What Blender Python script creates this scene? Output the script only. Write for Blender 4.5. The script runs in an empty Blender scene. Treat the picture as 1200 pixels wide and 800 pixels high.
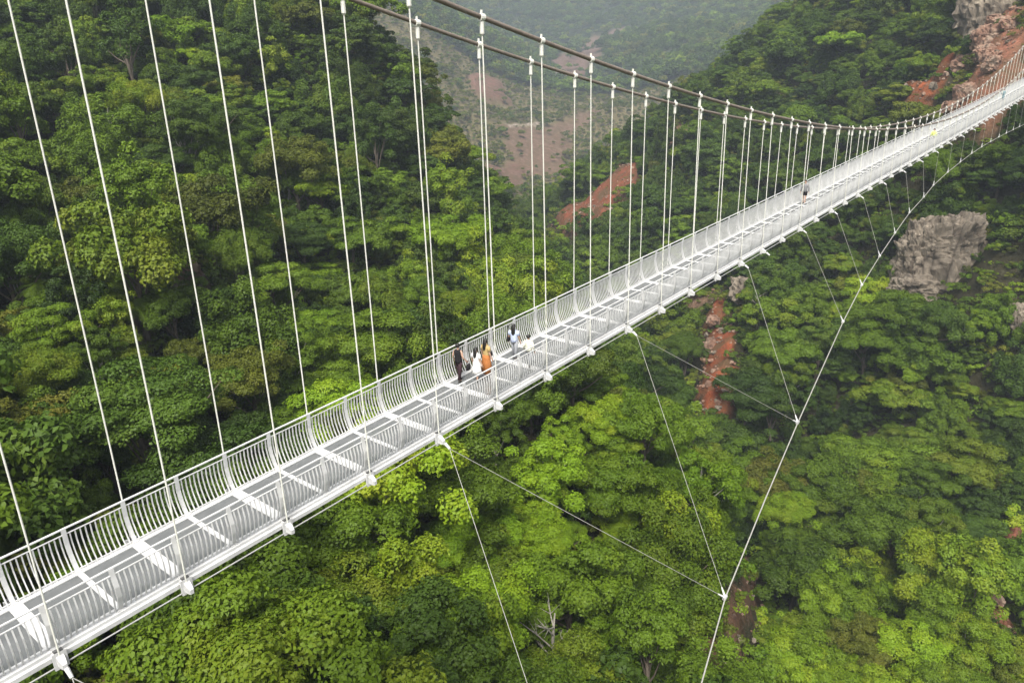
import bpy, math, random
import numpy as np
from mathutils import Vector, Matrix

SC = bpy.context.scene
COL = SC.collection
RS = np.random.RandomState(7)
R = math.radians

# ------------------------------------------------------------------ camera, sky, sun, exposure
YAW = R(39.99222)
PITCH, ROLL, FPX = R(19.53014), R(-1.69083), 886.7164
EYE = np.array([0.0, -19.1825, 12.7558])
_cp, _sp, _cy, _sy = math.cos(PITCH), math.sin(PITCH), math.cos(YAW), math.sin(YAW)
V_F = np.array([_cp * _cy, _cp * _sy, -_sp])
_r0 = np.array([_sy, -_cy, 0.0])
_u0 = np.cross(_r0, V_F)
V_R = math.cos(ROLL) * _r0 + math.sin(ROLL) * _u0
V_U = -math.sin(ROLL) * _r0 + math.cos(ROLL) * _u0
cam_d = bpy.data.cameras.new('camera')
cam_d.sensor_width = 36.0
cam_d.lens = FPX / 1200.0 * 36.0
cam_d.clip_start, cam_d.clip_end = 0.5, 9000.0
cam = bpy.data.objects.new('camera', cam_d)
COL.objects.link(cam)
m = Matrix.Identity(4)
for i in range(3):
    m[i][0], m[i][1], m[i][2], m[i][3] = V_R[i], V_U[i], -V_F[i], EYE[i]
cam.matrix_world = m
SC.camera = cam

SUN_EL = R(56)
SUN_DIR_RQ = (-0.22, -1.0)          # towards the sun, in (right, forward) of the valley frame
F_R = np.array([_sy, -_cy]); F_Q = np.array([_cy, _sy])
_h = SUN_DIR_RQ[0] * F_R + SUN_DIR_RQ[1] * F_Q
_h /= np.hypot(*_h)
SUN_V = Vector((_h[0] * math.cos(SUN_EL), _h[1] * math.cos(SUN_EL), math.sin(SUN_EL)))
world = bpy.data.worlds.new('World')
SC.world = world
world.use_nodes = True
wn, wl = world.node_tree.nodes, world.node_tree.links
wn.clear()
sky = wn.new('ShaderNodeTexSky')
sky.sky_type = 'NISHITA'
sky.sun_disc = False
sky.sun_elevation = SUN_EL
sky.sun_rotation = math.atan2(_h[0], _h[1])
sky.dust_density = 4.0
sky.air_density = 1.0
sky.ozone_density = 0.6
hs = wn.new('ShaderNodeHueSaturation')
hs.inputs['Saturation'].default_value = 0.22
bg = wn.new('ShaderNodeBackground')
bg.inputs['Strength'].default_value = 0.125
wo = wn.new('ShaderNodeOutputWorld')
wl.new(sky.outputs[0], hs.inputs['Color'])
wl.new(hs.outputs[0], bg.inputs[0])
wl.new(bg.outputs[0], wo.inputs[0])
sun_d = bpy.data.lights.new('sun', 'SUN')
sun_d.energy = 2.6
sun_d.angle = R(20)
sun_d.color = (1.0, 0.95, 0.87)
sun = bpy.data.objects.new('sun', sun_d)
sun.rotation_euler = SUN_V.to_track_quat('Z', 'Y').to_euler()
COL.objects.link(sun)

vs = SC.view_settings
vs.view_transform = 'Standard'
vs.look = 'None'
vs.gamma = 1.0
vs.exposure = 1.03
try: vs.use_curve_mapping = False
except Exception: pass
cy = SC.cycles
cy.use_denoising = True
try: cy.denoiser = 'OPENIMAGEDENOISE'
except Exception: pass
cy.max_bounces = 5
cy.diffuse_bounces = 3
cy.glossy_bounces = 2
cy.transmission_bounces = 3
cy.transparent_max_bounces = 4
cy.volume_bounces = 0
cy.caustics_reflective = cy.caustics_refractive = False

# ------------------------------------------------------------------ helpers
def link(o, parent=None):
    COL.objects.link(o)
    if parent is not None: o.parent = parent
    return o

def tag(o, label=None, cat=None, group=None, kind=None):
    if label: o['label'] = label
    if cat: o['category'] = cat
    if group: o['group'] = group
    if kind: o['kind'] = kind
    return o

def empty(name, loc=(0, 0, 0), rz=0.0, parent=None):
    o = bpy.data.objects.new(name, None)
    o.empty_display_size = 0.3
    o.location = loc
    o.rotation_euler = (0, 0, rz)
    return link(o, parent)

def mesh_np(name, V, Fc, mats, smooth=False, attrs=None, mat_index=None):
    """V (n,3), Fc (k,4) or (k,3) or list of index lists"""
    me = bpy.data.meshes.new(name)
    V = np.asarray(V, np.float32)
    if isinstance(Fc, np.ndarray):
        k, s = Fc.shape
        me.vertices.add(len(V)); me.vertices.foreach_set('co', V.ravel())
        me.loops.add(k * s); me.loops.foreach_set('vertex_index', Fc.astype(np.int32).ravel())
        me.polygons.add(k)
        me.polygons.foreach_set('loop_start', np.arange(0, k * s, s, dtype=np.int32))
        me.polygons.foreach_set('loop_total', np.full(k, s, np.int32))
        me.update(calc_edges=True)
    else:
        me.from_pydata([tuple(v) for v in V], [], Fc)
    if smooth:
        me.polygons.foreach_set('use_smooth', np.ones(len(me.polygons), bool))
    for mt in (mats if isinstance(mats, (list, tuple)) else [mats]):
        me.materials.append(mt)
    if mat_index is not None:
        me.polygons.foreach_set('material_index', np.asarray(mat_index, np.int32))
    for nm, (ty, arr) in (attrs or {}).items():
        a = me.attributes.new(nm, ty, 'POINT')
        a.data.foreach_set('color' if 'COLOR' in ty else ('vector' if ty == 'FLOAT_VECTOR' else 'value'), np.asarray(arr, np.int32 if ty == 'INT' else np.float32).ravel())
    me.validate()
    return me

class MB:
    """collects boxes, tubes and sheets into one mesh"""
    def __init__(s): s.v, s.f = [], []
    def add(s, V, Fl):
        b = len(s.v); s.v.extend([tuple(map(float, p)) for p in V]); s.f.extend([[i + b for i in f] for f in Fl])
    def box(s, x0, x1, y0, y1, z0, z1):
        s.add([(x, y, z) for x in (x0, x1) for y in (y0, y1) for z in (z0, z1)],
              [(0, 1, 3, 2), (4, 6, 7, 5), (0, 4, 5, 1), (2, 3, 7, 6), (0, 2, 6, 4), (1, 5, 7, 3)])
    def tube(s, pts, rad, n=6, cap=True, flat=None):
        pts = [np.asarray(p, float) for p in pts]
        rad = rad if hasattr(rad, '__len__') else [rad] * len(pts)
        V, Fl = [], []
        up = np.array([0.0, 0, 1])
        t0 = pts[1] - pts[0]
        a = np.cross(t0, up)
        if np.linalg.norm(a) < 1e-3 * np.linalg.norm(t0): a = np.array([1.0, 0, 0])
        a /= np.linalg.norm(a)
        for i, p in enumerate(pts):
            t = pts[min(i + 1, len(pts) - 1)] - pts[max(i - 1, 0)]
            t /= np.linalg.norm(t) + 1e-12
            a = a - t * (a @ t); a /= np.linalg.norm(a) + 1e-12
            b = np.cross(t, a)
            for k in range(n):
                an = 2 * math.pi * (k + .5) / n
                V.append(p + rad[i] * (a * math.cos(an) + b * math.sin(an) * (flat or 1)))
        for i in range(len(pts) - 1):
            for k in range(n):
                k2 = (k + 1) % n
                Fl.append((i * n + k, i * n + k2, (i + 1) * n + k2, (i + 1) * n + k))
        if cap:
            Fl.append(tuple(range(n - 1, -1, -1)))
            Fl.append(tuple((len(pts) - 1) * n + k for k in range(n)))
        s.add(V, Fl)
    def mesh(s, name, mat, smooth=False):
        return mesh_np(name, s.v, s.f, mat, smooth)
    def build(s, name, mat, parent=None, smooth=False, loc=None):
        o = bpy.data.objects.new(name, s.mesh(name, mat, smooth))
        if loc is not None: o.location = loc
        return link(o, parent)

def nodes_of(name):
    mt = bpy.data.materials.new(name)
    mt.use_nodes = True
    n = mt.node_tree.nodes
    b = n['Principled BSDF']
    return mt, n, mt.node_tree.links, b

def ramp(n, stops):
    r = n.new('ShaderNodeValToRGB')
    el = r.color_ramp.elements
    while len(el) > 1: el.remove(el[-1])
    el[0].position, el[0].color = stops[0][0], (*stops[0][1], 1)
    for p, c in stops[1:]:
        e = el.new(p); e.color = (*c, 1)
    return r

def mix(n, l, a, b, fac, mode='MIX'):
    x = n.new('ShaderNodeMix'); x.data_type = 'RGBA'; x.blend_type = mode
    for sock, val in ((x.inputs[0], fac), (x.inputs[6], a), (x.inputs[7], b)):
        if hasattr(val, 'is_linked') or hasattr(val, 'links'): l.new(val, sock)
        elif isinstance(val, tuple): sock.default_value = (*val, 1)
        else: sock.default_value = val
    return x.outputs[2]

def noise_tex(n, l, scale, detail=4, rough=.55, coord=None, dist=0.0):
    t = n.new('ShaderNodeTexNoise')
    t.inputs['Scale'].default_value = scale
    t.inputs['Detail'].default_value = detail
    t.inputs['Roughness'].default_value = rough
    t.inputs['Distortion'].default_value = dist
    if coord is not None: l.new(coord, t.inputs['Vector'])
    return t

def paint(name, col, rough=.45, var=.08, scale=3.0, metal=0.0, spec=.5):
    mt, n, l, b = nodes_of(name)
    tc = n.new('ShaderNodeTexCoord')
    t = noise_tex(n, l, scale, 5, .6, tc.outputs['Object'])
    r = ramp(n, [(.3, tuple(c * (1 - var) for c in col)), (.7, tuple(min(1, c * (1 + var * .5)) for c in col))])
    l.new(t.outputs[0], r.inputs[0]); l.new(r.outputs[0], b.inputs['Base Color'])
    b.inputs['Roughness'].default_value = rough
    b.inputs['Metallic'].default_value = metal
    b.inputs['Specular IOR Level'].default_value = spec
    return mt

M_WHITE = paint('white_steel_paint', (.60, .60, .59), .45, .2, 1.7)
M_HANGER = paint('cream_hanger_rod', (.72, .715, .64), .5, .08, 4.0)
M_CABLE = paint('weathered_cable', (.20, .165, .135), .6, .25, 6.0)
M_TIE = paint('galvanised_cable', (.33, .325, .29), .5, .12, 4.0)
M_PIPE = paint('grey_pipe', (.36, .36, .35), .5, .12, 4.0)
M_DARK = paint('dark_bracket', (.10, .10, .10), .6, .2, 5.0)

def glass_mat():
    mt, n, l, b = nodes_of('frosted_floor_glass')
    b.inputs['Base Color'].default_value = (.33, .345, .35, 1)
    b.inputs['Roughness'].default_value = .18
    b.inputs['IOR'].default_value = 1.55
    b.inputs['Coat Weight'].default_value = .35
    b.inputs['Coat Roughness'].default_value = .08
    tc = n.new('ShaderNodeTexCoord')
    t = noise_tex(n, l, 1.3, 3, .5, tc.outputs['Object'])
    r = ramp(n, [(.3, (.125, .13, .13)), (.7, (.19, .195, .195))])
    l.new(t.outputs[0], r.inputs[0]); l.new(r.outputs[0], b.inputs['Base Color'])
    tr = n.new('ShaderNodeBsdfTransparent')
    tr.inputs[0].default_value = (.80, .88, .84, 1)
    mx = n.new('ShaderNodeMixShader'); mx.inputs[0].default_value = .22
    l.new(b.outputs[0], mx.inputs[1]); l.new(tr.outputs[0], mx.inputs[2])
    l.new(mx.outputs[0], n['Material Output'].inputs['Surface'])
    return mt
M_GLASS = glass_mat()

def leaf_mat(name, ca, cb, cc):
    """leaf colours ca..cb with some cc leaves; per-leaf tint + per-tree random"""
    mt, n, l, b = nodes_of(name)
    at = n.new('ShaderNodeAttribute'); at.attribute_name = 'tint'
    oi = n.new('ShaderNodeObjectInfo')
    ad = n.new('ShaderNodeMath'); ad.operation = 'MULTIPLY_ADD'
    l.new(oi.outputs['Random'], ad.inputs[0]); ad.inputs[1].default_value = .55
    m2 = n.new('ShaderNodeMath'); m2.operation = 'MULTIPLY'; m2.inputs[1].default_value = .45
    l.new(at.outputs['Fac'], m2.inputs[0]); l.new(m2.outputs[0], ad.inputs[2])
    r = ramp(n, [(0.0, ca), (.6, cb), (1.0, cc)])
    l.new(ad.outputs[0], r.inputs[0])
    hsv = n.new('ShaderNodeHueSaturation')
    mr = n.new('ShaderNodeMapRange')
    fr = n.new('ShaderNodeMath'); fr.operation = 'FRACT'
    mm = n.new('ShaderNodeMath'); mm.operation = 'MULTIPLY'; mm.inputs[1].default_value = 7.31
    l.new(oi.outputs['Random'], mm.inputs[0]); l.new(mm.outputs[0], fr.inputs[0])
    l.new(fr.outputs[0], mr.inputs[0]); mr.inputs[3].default_value = .70; mr.inputs[4].default_value = 1.3
    l.new(r.outputs[0], hsv.inputs['Color']); l.new(mr.outputs[0], hsv.inputs['Value'])
    l.new(hsv.outputs[0], b.inputs['Base Color'])
    b.inputs['Roughness'].default_value = .55
    b.inputs['Specular IOR Level'].default_value = .22
    tl = n.new('ShaderNodeBsdfTranslucent')
    l.new(hsv.outputs[0], tl.inputs[0])
    mx = n.new('ShaderNodeMixShader'); mx.inputs[0].default_value = .20
    l.new(b.outputs[0], mx.inputs[1]); l.new(tl.outputs[0], mx.inputs[2])
    l.new(mx.outputs[0], n['Material Output'].inputs['Surface'])
    return mt

LEAF = {
    'mid':    leaf_mat('leaf_mid_green',    (.050, .094, .005), (.103, .166, .008), (.174, .206, .014)),
    'bright': leaf_mat('leaf_bright_green', (.078, .158, .005), (.146, .228, .008), (.240, .275, .016)),
    'dark':   leaf_mat('leaf_dark_green',   (.025, .054, .006), (.054, .096, .008), (.100, .138, .012)),
    'olive':  leaf_mat('leaf_olive',        (.060, .082, .008), (.118, .138, .012), (.185, .170, .022)),
}
def bark_mat(name, c0, c1):
    mt, n, l, b = nodes_of(name)
    tc = n.new('ShaderNodeTexCoord')
    mp = n.new('ShaderNodeMapping'); mp.inputs['Scale'].default_value = (3, 3, .6)
    l.new(tc.outputs['Object'], mp.inputs[0])
    t = noise_tex(n, l, 3.0, 5, .6, mp.outputs[0])
    r = ramp(n, [(.3, c0), (.7, c1)])
    l.new(t.outputs[0], r.inputs[0]); l.new(r.outputs[0], b.inputs['Base Color'])
    b.inputs['Roughness'].default_value = .85
    return mt
M_BARK = bark_mat('bark_brown', (.055, .042, .030), (.15, .12, .09))
M_PALE = bark_mat('bark_pale', (.22, .20, .16), (.42, .39, .33))

# ------------------------------------------------------------------ terrain
# heights of the canopy over the valley, surveyed points (right, forward, z) in the valley frame
NEAR=[(-21.1,31.2,-15.3),(-17.8,35.8,-17.2),(-11.2,38.5,-20.4),(-0.6,38.2,-22.5),(10.9,45.7,-30.7),(-14.1,31.9,-17.3),(-14.1,52.3,-21.3),(-4.1,53.8,-25.2),(7.4,60.0,-29.9),(18.6,73.2,-36.3),(17.6,57.5,-37.0),(-8.7,64.8,-24.0),(-0.3,74.7,-25.7),(9.5,78.5,-25.8),(21.8,88.3,-33.4),(28.8,93.5,-41.7),(27.3,78.1,-43.4),(16.6,98.2,-29.0),(9.5,113.1,-32.0),(-32.7,44.1,-11.4),(-27.1,53.2,-15.3),(-41.6,64.3,-10.4),(-34.6,71.6,-14.3),(-25.8,86.4,-17.1),(-17.5,97.7,-21.4),(-8.5,124.6,-23.4),(-58.7,97.7,-2.6),(-49.0,110.3,-5.1),(-35.5,128.5,-8.7),(-24.1,148.5,-9.2),(-10.8,175.7,-13.7),(-82.2,143.1,13.0),(-67.2,161.6,12.3),(-46.8,182.1,11.4),(-30.3,205.7,18.8),(-21.6,196.6,4.5),(-41.4,213.3,30.6),(-78.2,196.2,31.2),(-105.5,174.9,30.2),(2.8,144.4,-27.8),(-3.1,164.0,-23.4),(40.0,62.0,-72.0),(42.0,78.0,-80.0),(44.0,95.0,-84.0),(42.0,110.0,-82.0),(36.0,48.0,-66.0),(-60.0,330.0,40.0),(-20.0,330.0,-20.0),(-120.0,330.0,75.0),(-200.0,250.0,90.0),(20.0,260.0,-75.0),(60.0,180.0,-80.0),(-10.0,270.0,-50.0),(80.0,120.0,-85.0),(95.0,70.0,-90.0),(110.0,20.0,-100.0),(40.0,0.0,-60.0),(0.0,20.0,-24.0),(-30.0,25.0,-18.0),(-60.0,20.0,-10.0),(-120.0,40.0,10.0),(-160.0,120.0,35.0),(-100.0,-60.0,0.0),(0.0,-60.0,-40.0),(100.0,-80.0,-110.0),(60.0,330.0,-110.0),(-30.0,400.0,-70.0),(-150.0,450.0,20.0),(-300.0,300.0,120.0),(-300.0,0.0,60.0),(140.0,140.0,-120.0),(120.0,250.0,-120.0)]
RIGHT=[(29.5,84.1,-64.6),(43.1,79.4,-56.7),(58.4,78.2,-53.5),(53.5,64.8,-50.2),(34.0,77.7,-60.3),(35.1,99.3,-63.5),(56.1,92.3,-56.0),(46.6,123.1,-59.2),(60.9,120.0,-57.9),(76.4,108.9,-52.1),(48.1,159.0,-51.3),(73.6,150.6,-52.8),(94.6,141.4,-45.9),(65.9,187.0,-39.4),(92.0,172.3,-42.6),(105.5,162.7,-36.1),(108.4,185.9,-21.9),(98.2,173.6,-38.9),(84.3,203.1,-29.9),(115.2,185.4,-14.8),(106.4,162.8,-1.0),(36.0,217.2,-46.6),(52.4,223.8,-40.9),(19.2,178.0,-51.0),(50.2,174.9,-48.6),(32.1,271.8,-35.8),(52.5,285.0,-22.8),(72.2,254.0,-19.7),(91.6,274.7,-2.3),(107.4,241.5,-6.3),(119.3,217.1,1.8),(118.1,197.3,8.6),(132.9,211.5,22.7),(134.0,251.2,25.3),(124.0,289.2,28.0),(116.3,308.5,27.9),(93.5,326.9,13.6),(82.1,335.0,5.6),(13.7,277.2,-52.1),(8.2,304.0,-47.6),(111.6,162.9,-19.0),(120.0,480.0,-10.0),(200.0,480.0,60.0),(280.0,450.0,100.0),(60.0,470.0,-60.0),(0.0,420.0,-75.0),(-20.0,300.0,-75.0),(300.0,250.0,40.0),(280.0,330.0,80.0),(250.0,150.0,-40.0),(260.0,60.0,-70.0),(200.0,0.0,-90.0),(300.0,-60.0,-60.0),(120.0,0.0,-85.0),(400.0,100.0,30.0),(400.0,300.0,100.0),(350.0,500.0,120.0),(30.0,180.0,-80.0),(60.0,130.0,-80.0),(85.0,70.0,-85.0),(100.0,20.0,-90.0)]
FAR=[(33.0,646.0,-51.4),(3.4,554.9,-62.8),(12.9,463.6,-63.5),(19.1,382.8,-59.1),(-24.5,719.2,-11.6),(-77.2,816.0,35.6),(-124.3,868.6,80.2),(-44.9,555.7,-40.3),(-19.5,516.0,-48.3),(98.4,843.7,-19.5),(68.0,714.5,-43.9),(126.2,789.0,-26.5),(138.2,1191.7,39.3),(17.8,1495.9,122.7),(-35.3,1148.3,65.4),(177.9,882.2,3.9),(368.5,1139.6,86.9),(247.6,1122.2,56.4),(339.7,1252.1,95.9),(71.0,1347.7,45.1),(10.3,999.8,28.0),(73.4,997.2,-3.8),(-300.0,500.0,120.0),(-500.0,300.0,160.0),(-500.0,800.0,220.0),(-800.0,1200.0,300.0),(-300.0,1200.0,260.0),(0.0,1800.0,330.0),(300.0,1800.0,340.0),(700.0,1500.0,320.0),(900.0,900.0,280.0),(600.0,600.0,180.0),(500.0,300.0,110.0),(1200.0,300.0,250.0),(-1000.0,300.0,280.0),(0.0,300.0,-74.0),(150.0,480.0,-40.0),(60.0,100.0,-110.0),(100.0,0.0,-115.0),(150.0,-200.0,-130.0),(-300.0,0.0,80.0),(500.0,-200.0,60.0),(-300.0,-300.0,60.0),(0.0,2600.0,420.0),(1500.0,2000.0,420.0),(-1500.0,2000.0,420.0),(300.0,400.0,20.0)]
PATCH={'path':[(65.4,1072.8),(70.4,1072.5),(64.2,885.5),(60.4,885.7)],'path_low':[(-1.9,689.9),(31.8,740.7),(33.6,737.5),(-.2,684.6)],'gully':[(56.1,195.8),(54.8,182.5),(53.2,172.0),(49.0,159.5),(46.1,153.9),(43.2,151.5),(40.2,152.5),(43.2,160.2),(46.7,169.7),(49.4,182.1),(53.0,190.3)],'scar':[(47.0,317.0),(48.3,305.1),(45.8,286.5),(35.4,269.4),(18.3,297.7),(17.0,317.0),(30.1,298.5),(38.7,305.9)],'dust':[(67.6,318.4),(73.0,297.8),(67.0,291.2),(57.6,300.4)],'bluff':[(141.5,236.4),(142.0,224.7),(125.9,193.2),(117.9,194.7),(114.8,202.8),(112.8,207.1),(115.2,206.0),(118.1,204.5),(121.8,209.1),(128.0,215.7),(130.6,217.6)],'slip':[(122.8,236.1),(126.7,230.5),(125.4,220.6),(123.8,228.5),(118.8,220.6),(119.1,230.8),(120.4,237.3)],'terrace':[(-3.4,689.9),(37.7,731.1),(62.8,765.8),(94.6,810.5),(80.0,754.7),(59.1,720.5),(48.4,662.0),(45.7,607.3),(20.6,601.4),(7.0,617.3)],'terrace2':[(-12.3,588.1),(10.8,609.4),(15.0,572.7),(-2.6,490.0)],'pink':[(-39.9,825.7),(-0.8,856.8),(7.3,797.3),(-25.5,759.9)],'pink2':[(144.6,1372.4),(203.2,1381.0),(136.2,1174.2),(111.5,1056.2),(76.1,1034.1),(59.2,1125.6)],'ravine':[(38.3,105.7),(38.8,101.7),(35.9,94.6),(25.5,70.3),(21.0,62.5),(18.7,58.9),(19.1,61.1),(24.1,69.4),(26.9,76.5)],'seep':[(66.7,88.7),(70.0,90.4),(68.2,86.4),(63.4,82.5),(62.5,83.6)],'seep2':[(77.7,103.2),(80.5,103.8),(78.1,99.6),(75.8,99.3)],'drybank':[(-22.7,33.2),(-21.1,34.3),(-19.7,33.7),(-19.1,31.6),(-21.5,31.3)],'rockslash':[(-45.7,102.5),(-45.1,105.8),(-40.5,95.3),(-42.0,94.8)],'screefoot':[(49.3,208.6),(56.6,204.5),(52.4,196.5),(49.4,202.6)]}
def tps(P,lam):
    P=np.array(P,float); xy=P[:,:2]/100; n=len(P)
    def ker(a,b):
        r2=((a[:,None,:]-b[None,:,:])**2).sum(-1); return .5*r2*np.log(r2+1e-9)
    A=np.zeros((n+3,n+3)); A[:n,:n]=ker(xy,xy)+lam*np.eye(n); A[:n,n]=1; A[:n,n+1:]=xy; A[n,:n]=1; A[n+1:,:n]=xy.T
    w=np.linalg.solve(A,np.concatenate([P[:,2],[0,0,0]]))
    def fn(x,y):
        q=np.stack([x.ravel(),y.ravel()],-1)/100; o=np.empty(len(q))
        for i in range(0,len(q),20000):
            c=q[i:i+20000]; o[i:i+20000]=ker(c,xy)@w[:n]+w[n]+c@w[n+1:]
        return o.reshape(x.shape)
    return fn
fN=tps(NEAR,.02); fR=tps(RIGHT,.02); fF=tps(FAR,.05)
def sstep(a,b,x):
    t=np.clip((x-a)/(b-a),0,1); return t*t*(3-2*t)
def smax(a,b,k=6.):
    h=np.maximum(k-np.abs(a-b),0)/k; return np.maximum(a,b)+h*h*k*.25
def canopy(r,q):
    """canopy-top surface in the valley's own plan frame"""
    rad=np.hypot(r,q)
    n=fN(r,q); rt=fR(r,q); fa=fF(r,q)
    n=n-sstep(300,420,rad)*300; n=np.minimum(n,140)
    rt=rt-sstep(400,520,rad)*300; rt=np.where(r<-60,rt-(-60-r)*2,rt); rt=np.minimum(rt,150)
    fa=np.clip(fa,-110,430); fa=np.where(rad<330,fa-40*sstep(0,1,(330-rad)/120),fa)
    return smax(smax(n,rt),fa,8.)
def to_world(r, q):
    return EYE[0] + r * F_R[0] + q * F_Q[0], EYE[1] + r * F_R[1] + q * F_Q[1]

def _h2(i, j, s):
    x = np.sin(i * 127.1 + j * 311.7 + s * 74.7) * 43758.5453
    return x - np.floor(x)
def vnoise(x, y, s=0):
    i, j = np.floor(x), np.floor(y); a, b = x - i, y - j
    a = a * a * (3 - 2 * a); b = b * b * (3 - 2 * b)
    return ((_h2(i, j, s) * (1 - a) + _h2(i + 1, j, s) * a) * (1 - b) + (_h2(i, j + 1, s) * (1 - a) + _h2(i + 1, j + 1, s) * a) * b) * 2 - 1
def fbm(x, y, s=0, o=4):
    t, amp, z = 0.0, 1.0, 1.0
    for k in range(o):
        t = t + amp * vnoise(x * z, y * z, s + k); amp *= .5; z *= 2.03
    return t

def poly_dist(poly, x, y):
    """signed distance to a plan polygon, negative inside"""
    P = np.array(poly, float); d = np.full(x.shape, 1e9); ins = np.zeros(x.shape, bool)
    for a, b in zip(P, np.roll(P, -1, 0)):
        e = b - a; wx, wy = x - a[0], y - a[1]
        t = np.clip((wx * e[0] + wy * e[1]) / (e @ e + 1e-9), 0, 1)
        d = np.minimum(d, np.hypot(wx - t * e[0], wy - t * e[1]))
        c = ((a[1] > y) != (b[1] > y)) & (x < (b[0] - a[0]) * (y - a[1]) / (b[1] - a[1] + 1e-12) + a[0])
        ins ^= c
    return np.where(ins, -d, d)

SOIL = {'path': (.42, .38, .32), 'path_low': (.36, .30, .25),   # the colour of the bare ground in each opening of the forest
    'gully': (0.224, 0.057, 0.023), 'scar': (0.191, 0.060, 0.033), 'dust': (0.178, 0.096, 0.056), 'bluff': (0.238, 0.102, 0.063), 'slip': (0.238, 0.066, 0.026),
    'terrace': (0.150, 0.092, 0.066), 'terrace2': (0.152, 0.084, 0.066), 'pink': (0.165, 0.081, 0.063), 'pink2': (0.145, 0.084, 0.073), 'ravine': (0.125, 0.066, 0.043),
    'seep': (0.238, 0.096, 0.059), 'seep2': (0.198, 0.072, 0.046), 'drybank': (0.132, 0.093, 0.056), 'rockslash': (0.172, 0.114, 0.092), 'screefoot': (0.238, 0.144, 0.099)}

def bare(r, q, wob=True, soft=0.0):
    """0..1 bare-ground mask and its colour"""
    rad = np.hypot(r, q)
    msk = np.zeros(r.shape); col = np.zeros(r.shape + (3,))
    for k, poly in PATCH.items():
        P = np.array(poly); c = P.mean(0); ext = np.abs(P - c).max() + 20 + .1 * np.hypot(*c)
        near = (np.abs(r - c[0]) < ext) & (np.abs(q - c[1]) < ext)
        if not near.any(): continue
        rr, qq = r[near], q[near]
        w = (.002 if k.startswith('path') else .012) * np.hypot(*c)
        d = poly_dist(poly, rr, qq) + (fbm(rr / (w * 2.2), qq / (w * 2.2), 31) * w * 1.1 if wob else 0)
        mk = 1 - sstep(-w * .4 - soft * .3, w * .6 + soft, d)
        up = mk > msk[near]
        idx = np.argwhere(near)
        for a in (0,):
            sel = tuple(idx[up].T)
            msk[sel] = mk[up]; col[sel] = SOIL[k]
    return msk, col

def ground(r, q):
    rad = np.hypot(r, q)
    c = canopy(r, q)
    mk, _ = bare(r, q, True, 5.0)
    lift = 7.0 - 3.5 * sstep(380, 560, rad)
    amp = 1.3 + 5 * sstep(300, 900, rad)
    bump = fbm(r / 19, q / 19, 3, 3) * 1.3 + fbm(r / 110, q / 110, 5, 4) * 9 * sstep(380, 900, rad) + fbm(r / 45, q / 45, 9, 3) * 3.0 * sstep(380, 900, rad)
    rough = fbm(r / 6, q / 6, 21, 5) * 1.0
    return c - lift * (1 - .84 * mk) + bump * (1 - mk) + rough * mk

th = np.radians(np.concatenate([np.arange(-180, -56, 4.0), np.arange(-56, 56, .3), np.arange(56, 180, 4.0)]))
rd = np.exp(np.arange(math.log(2.0), math.log(3200), .0125))
TH, RD = np.meshgrid(th, rd, indexing='ij')
GR, GQ = RD * np.sin(TH), RD * np.cos(TH)
GZ = ground(GR, GQ)
GX, GY = to_world(GR, GQ)
na, nr = TH.shape
ii = (np.arange(na)[:, None] * nr + np.arange(nr)[None, :])
a0 = ii[:, :-1]; a1 = ii[:, 1:]; b0 = np.roll(ii, -1, 0)[:, :-1]; b1 = np.roll(ii, -1, 0)[:, 1:]
FQ = np.stack([a0, b0, b1, a1], -1).reshape(-1, 4)
V = np.stack([GX, GY, GZ], -1).reshape(-1, 3)
inner = ii[:, 0]
MK, MC = bare(GR, GQ)
soil = np.ones((na, nr, 3)) * np.array([.040, .036, .018])
farm = sstep(400, 520, RD)
soil = soil * (1 - farm[..., None]) + farm[..., None] * np.array([.120, .100, .048])
back = sstep(900, 1050, RD)
soil = soil * (1 - back[..., None]) + back[..., None] * np.array([.050, .062, .026])
soil = soil * (1 - MK[..., None]) + MC * MK[..., None]
cola = np.concatenate([soil, MK[..., None]], -1).reshape(-1, 4)

def ground_mat():
    mt, n, l, b = nodes_of('hillside_earth')
    at = n.new('ShaderNodeAttribute'); at.attribute_name = 'soil'
    ge = n.new('ShaderNodeNewGeometry')
    t = noise_tex(n, l, .35, 8, .65, ge.outputs['Position'])
    t2 = noise_tex(n, l, 1.8, 6, .6, ge.outputs['Position'])
    r = ramp(n, [(.28, (.55, .5, .48)), (.5, (1, 1, 1)), (.72, (1.35, 1.4, 1.5))])
    l.new(t.outputs[0], r.inputs[0])
    r2 = ramp(n, [(.3, (.7, .7, .7)), (.7, (1.2, 1.2, 1.2))])
    l.new(t2.outputs[0], r2.inputs[0])
    c = mix(n, l, at.outputs['Color'], r.outputs[0], 1.0, 'MULTIPLY')
    c = mix(n, l, c, r2.outputs[0], 1.0, 'MULTIPLY')
    t4 = noise_tex(n, l, .16, 7, .7, ge.outputs['Position'], .6)
    r4 = ramp(n, [(.40, (0, 0, 0)), (.60, (1, 1, 1))]); l.new(t4.outputs[0], r4.inputs[0])
    mu = n.new('ShaderNodeMath'); mu.operation = 'MULTIPLY'; mu.inputs[1].default_value = .85
    l.new(r4.outputs[0], mu.inputs[0])
    mu2 = n.new('ShaderNodeMath'); mu2.operation = 'MULTIPLY'
    l.new(mu.outputs[0], mu2.inputs[0]); l.new(at.outputs['Alpha'], mu2.inputs[1])
    c = mix(n, l, c, (.085, .062, .032), mu2.outputs[0])
    l.new(c, b.inputs['Base Color'])
    b.inputs['Roughness'].default_value = .95
    b.inputs['Specular IOR Level'].default_value = .1
    bp = n.new('ShaderNodeBump'); bp.inputs['Distance'].default_value = .6; bp.inputs['Strength'].default_value = .8
    l.new(t2.outputs[0], bp.inputs['Height']); l.new(bp.outputs[0], b.inputs['Normal'])
    return mt
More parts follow.
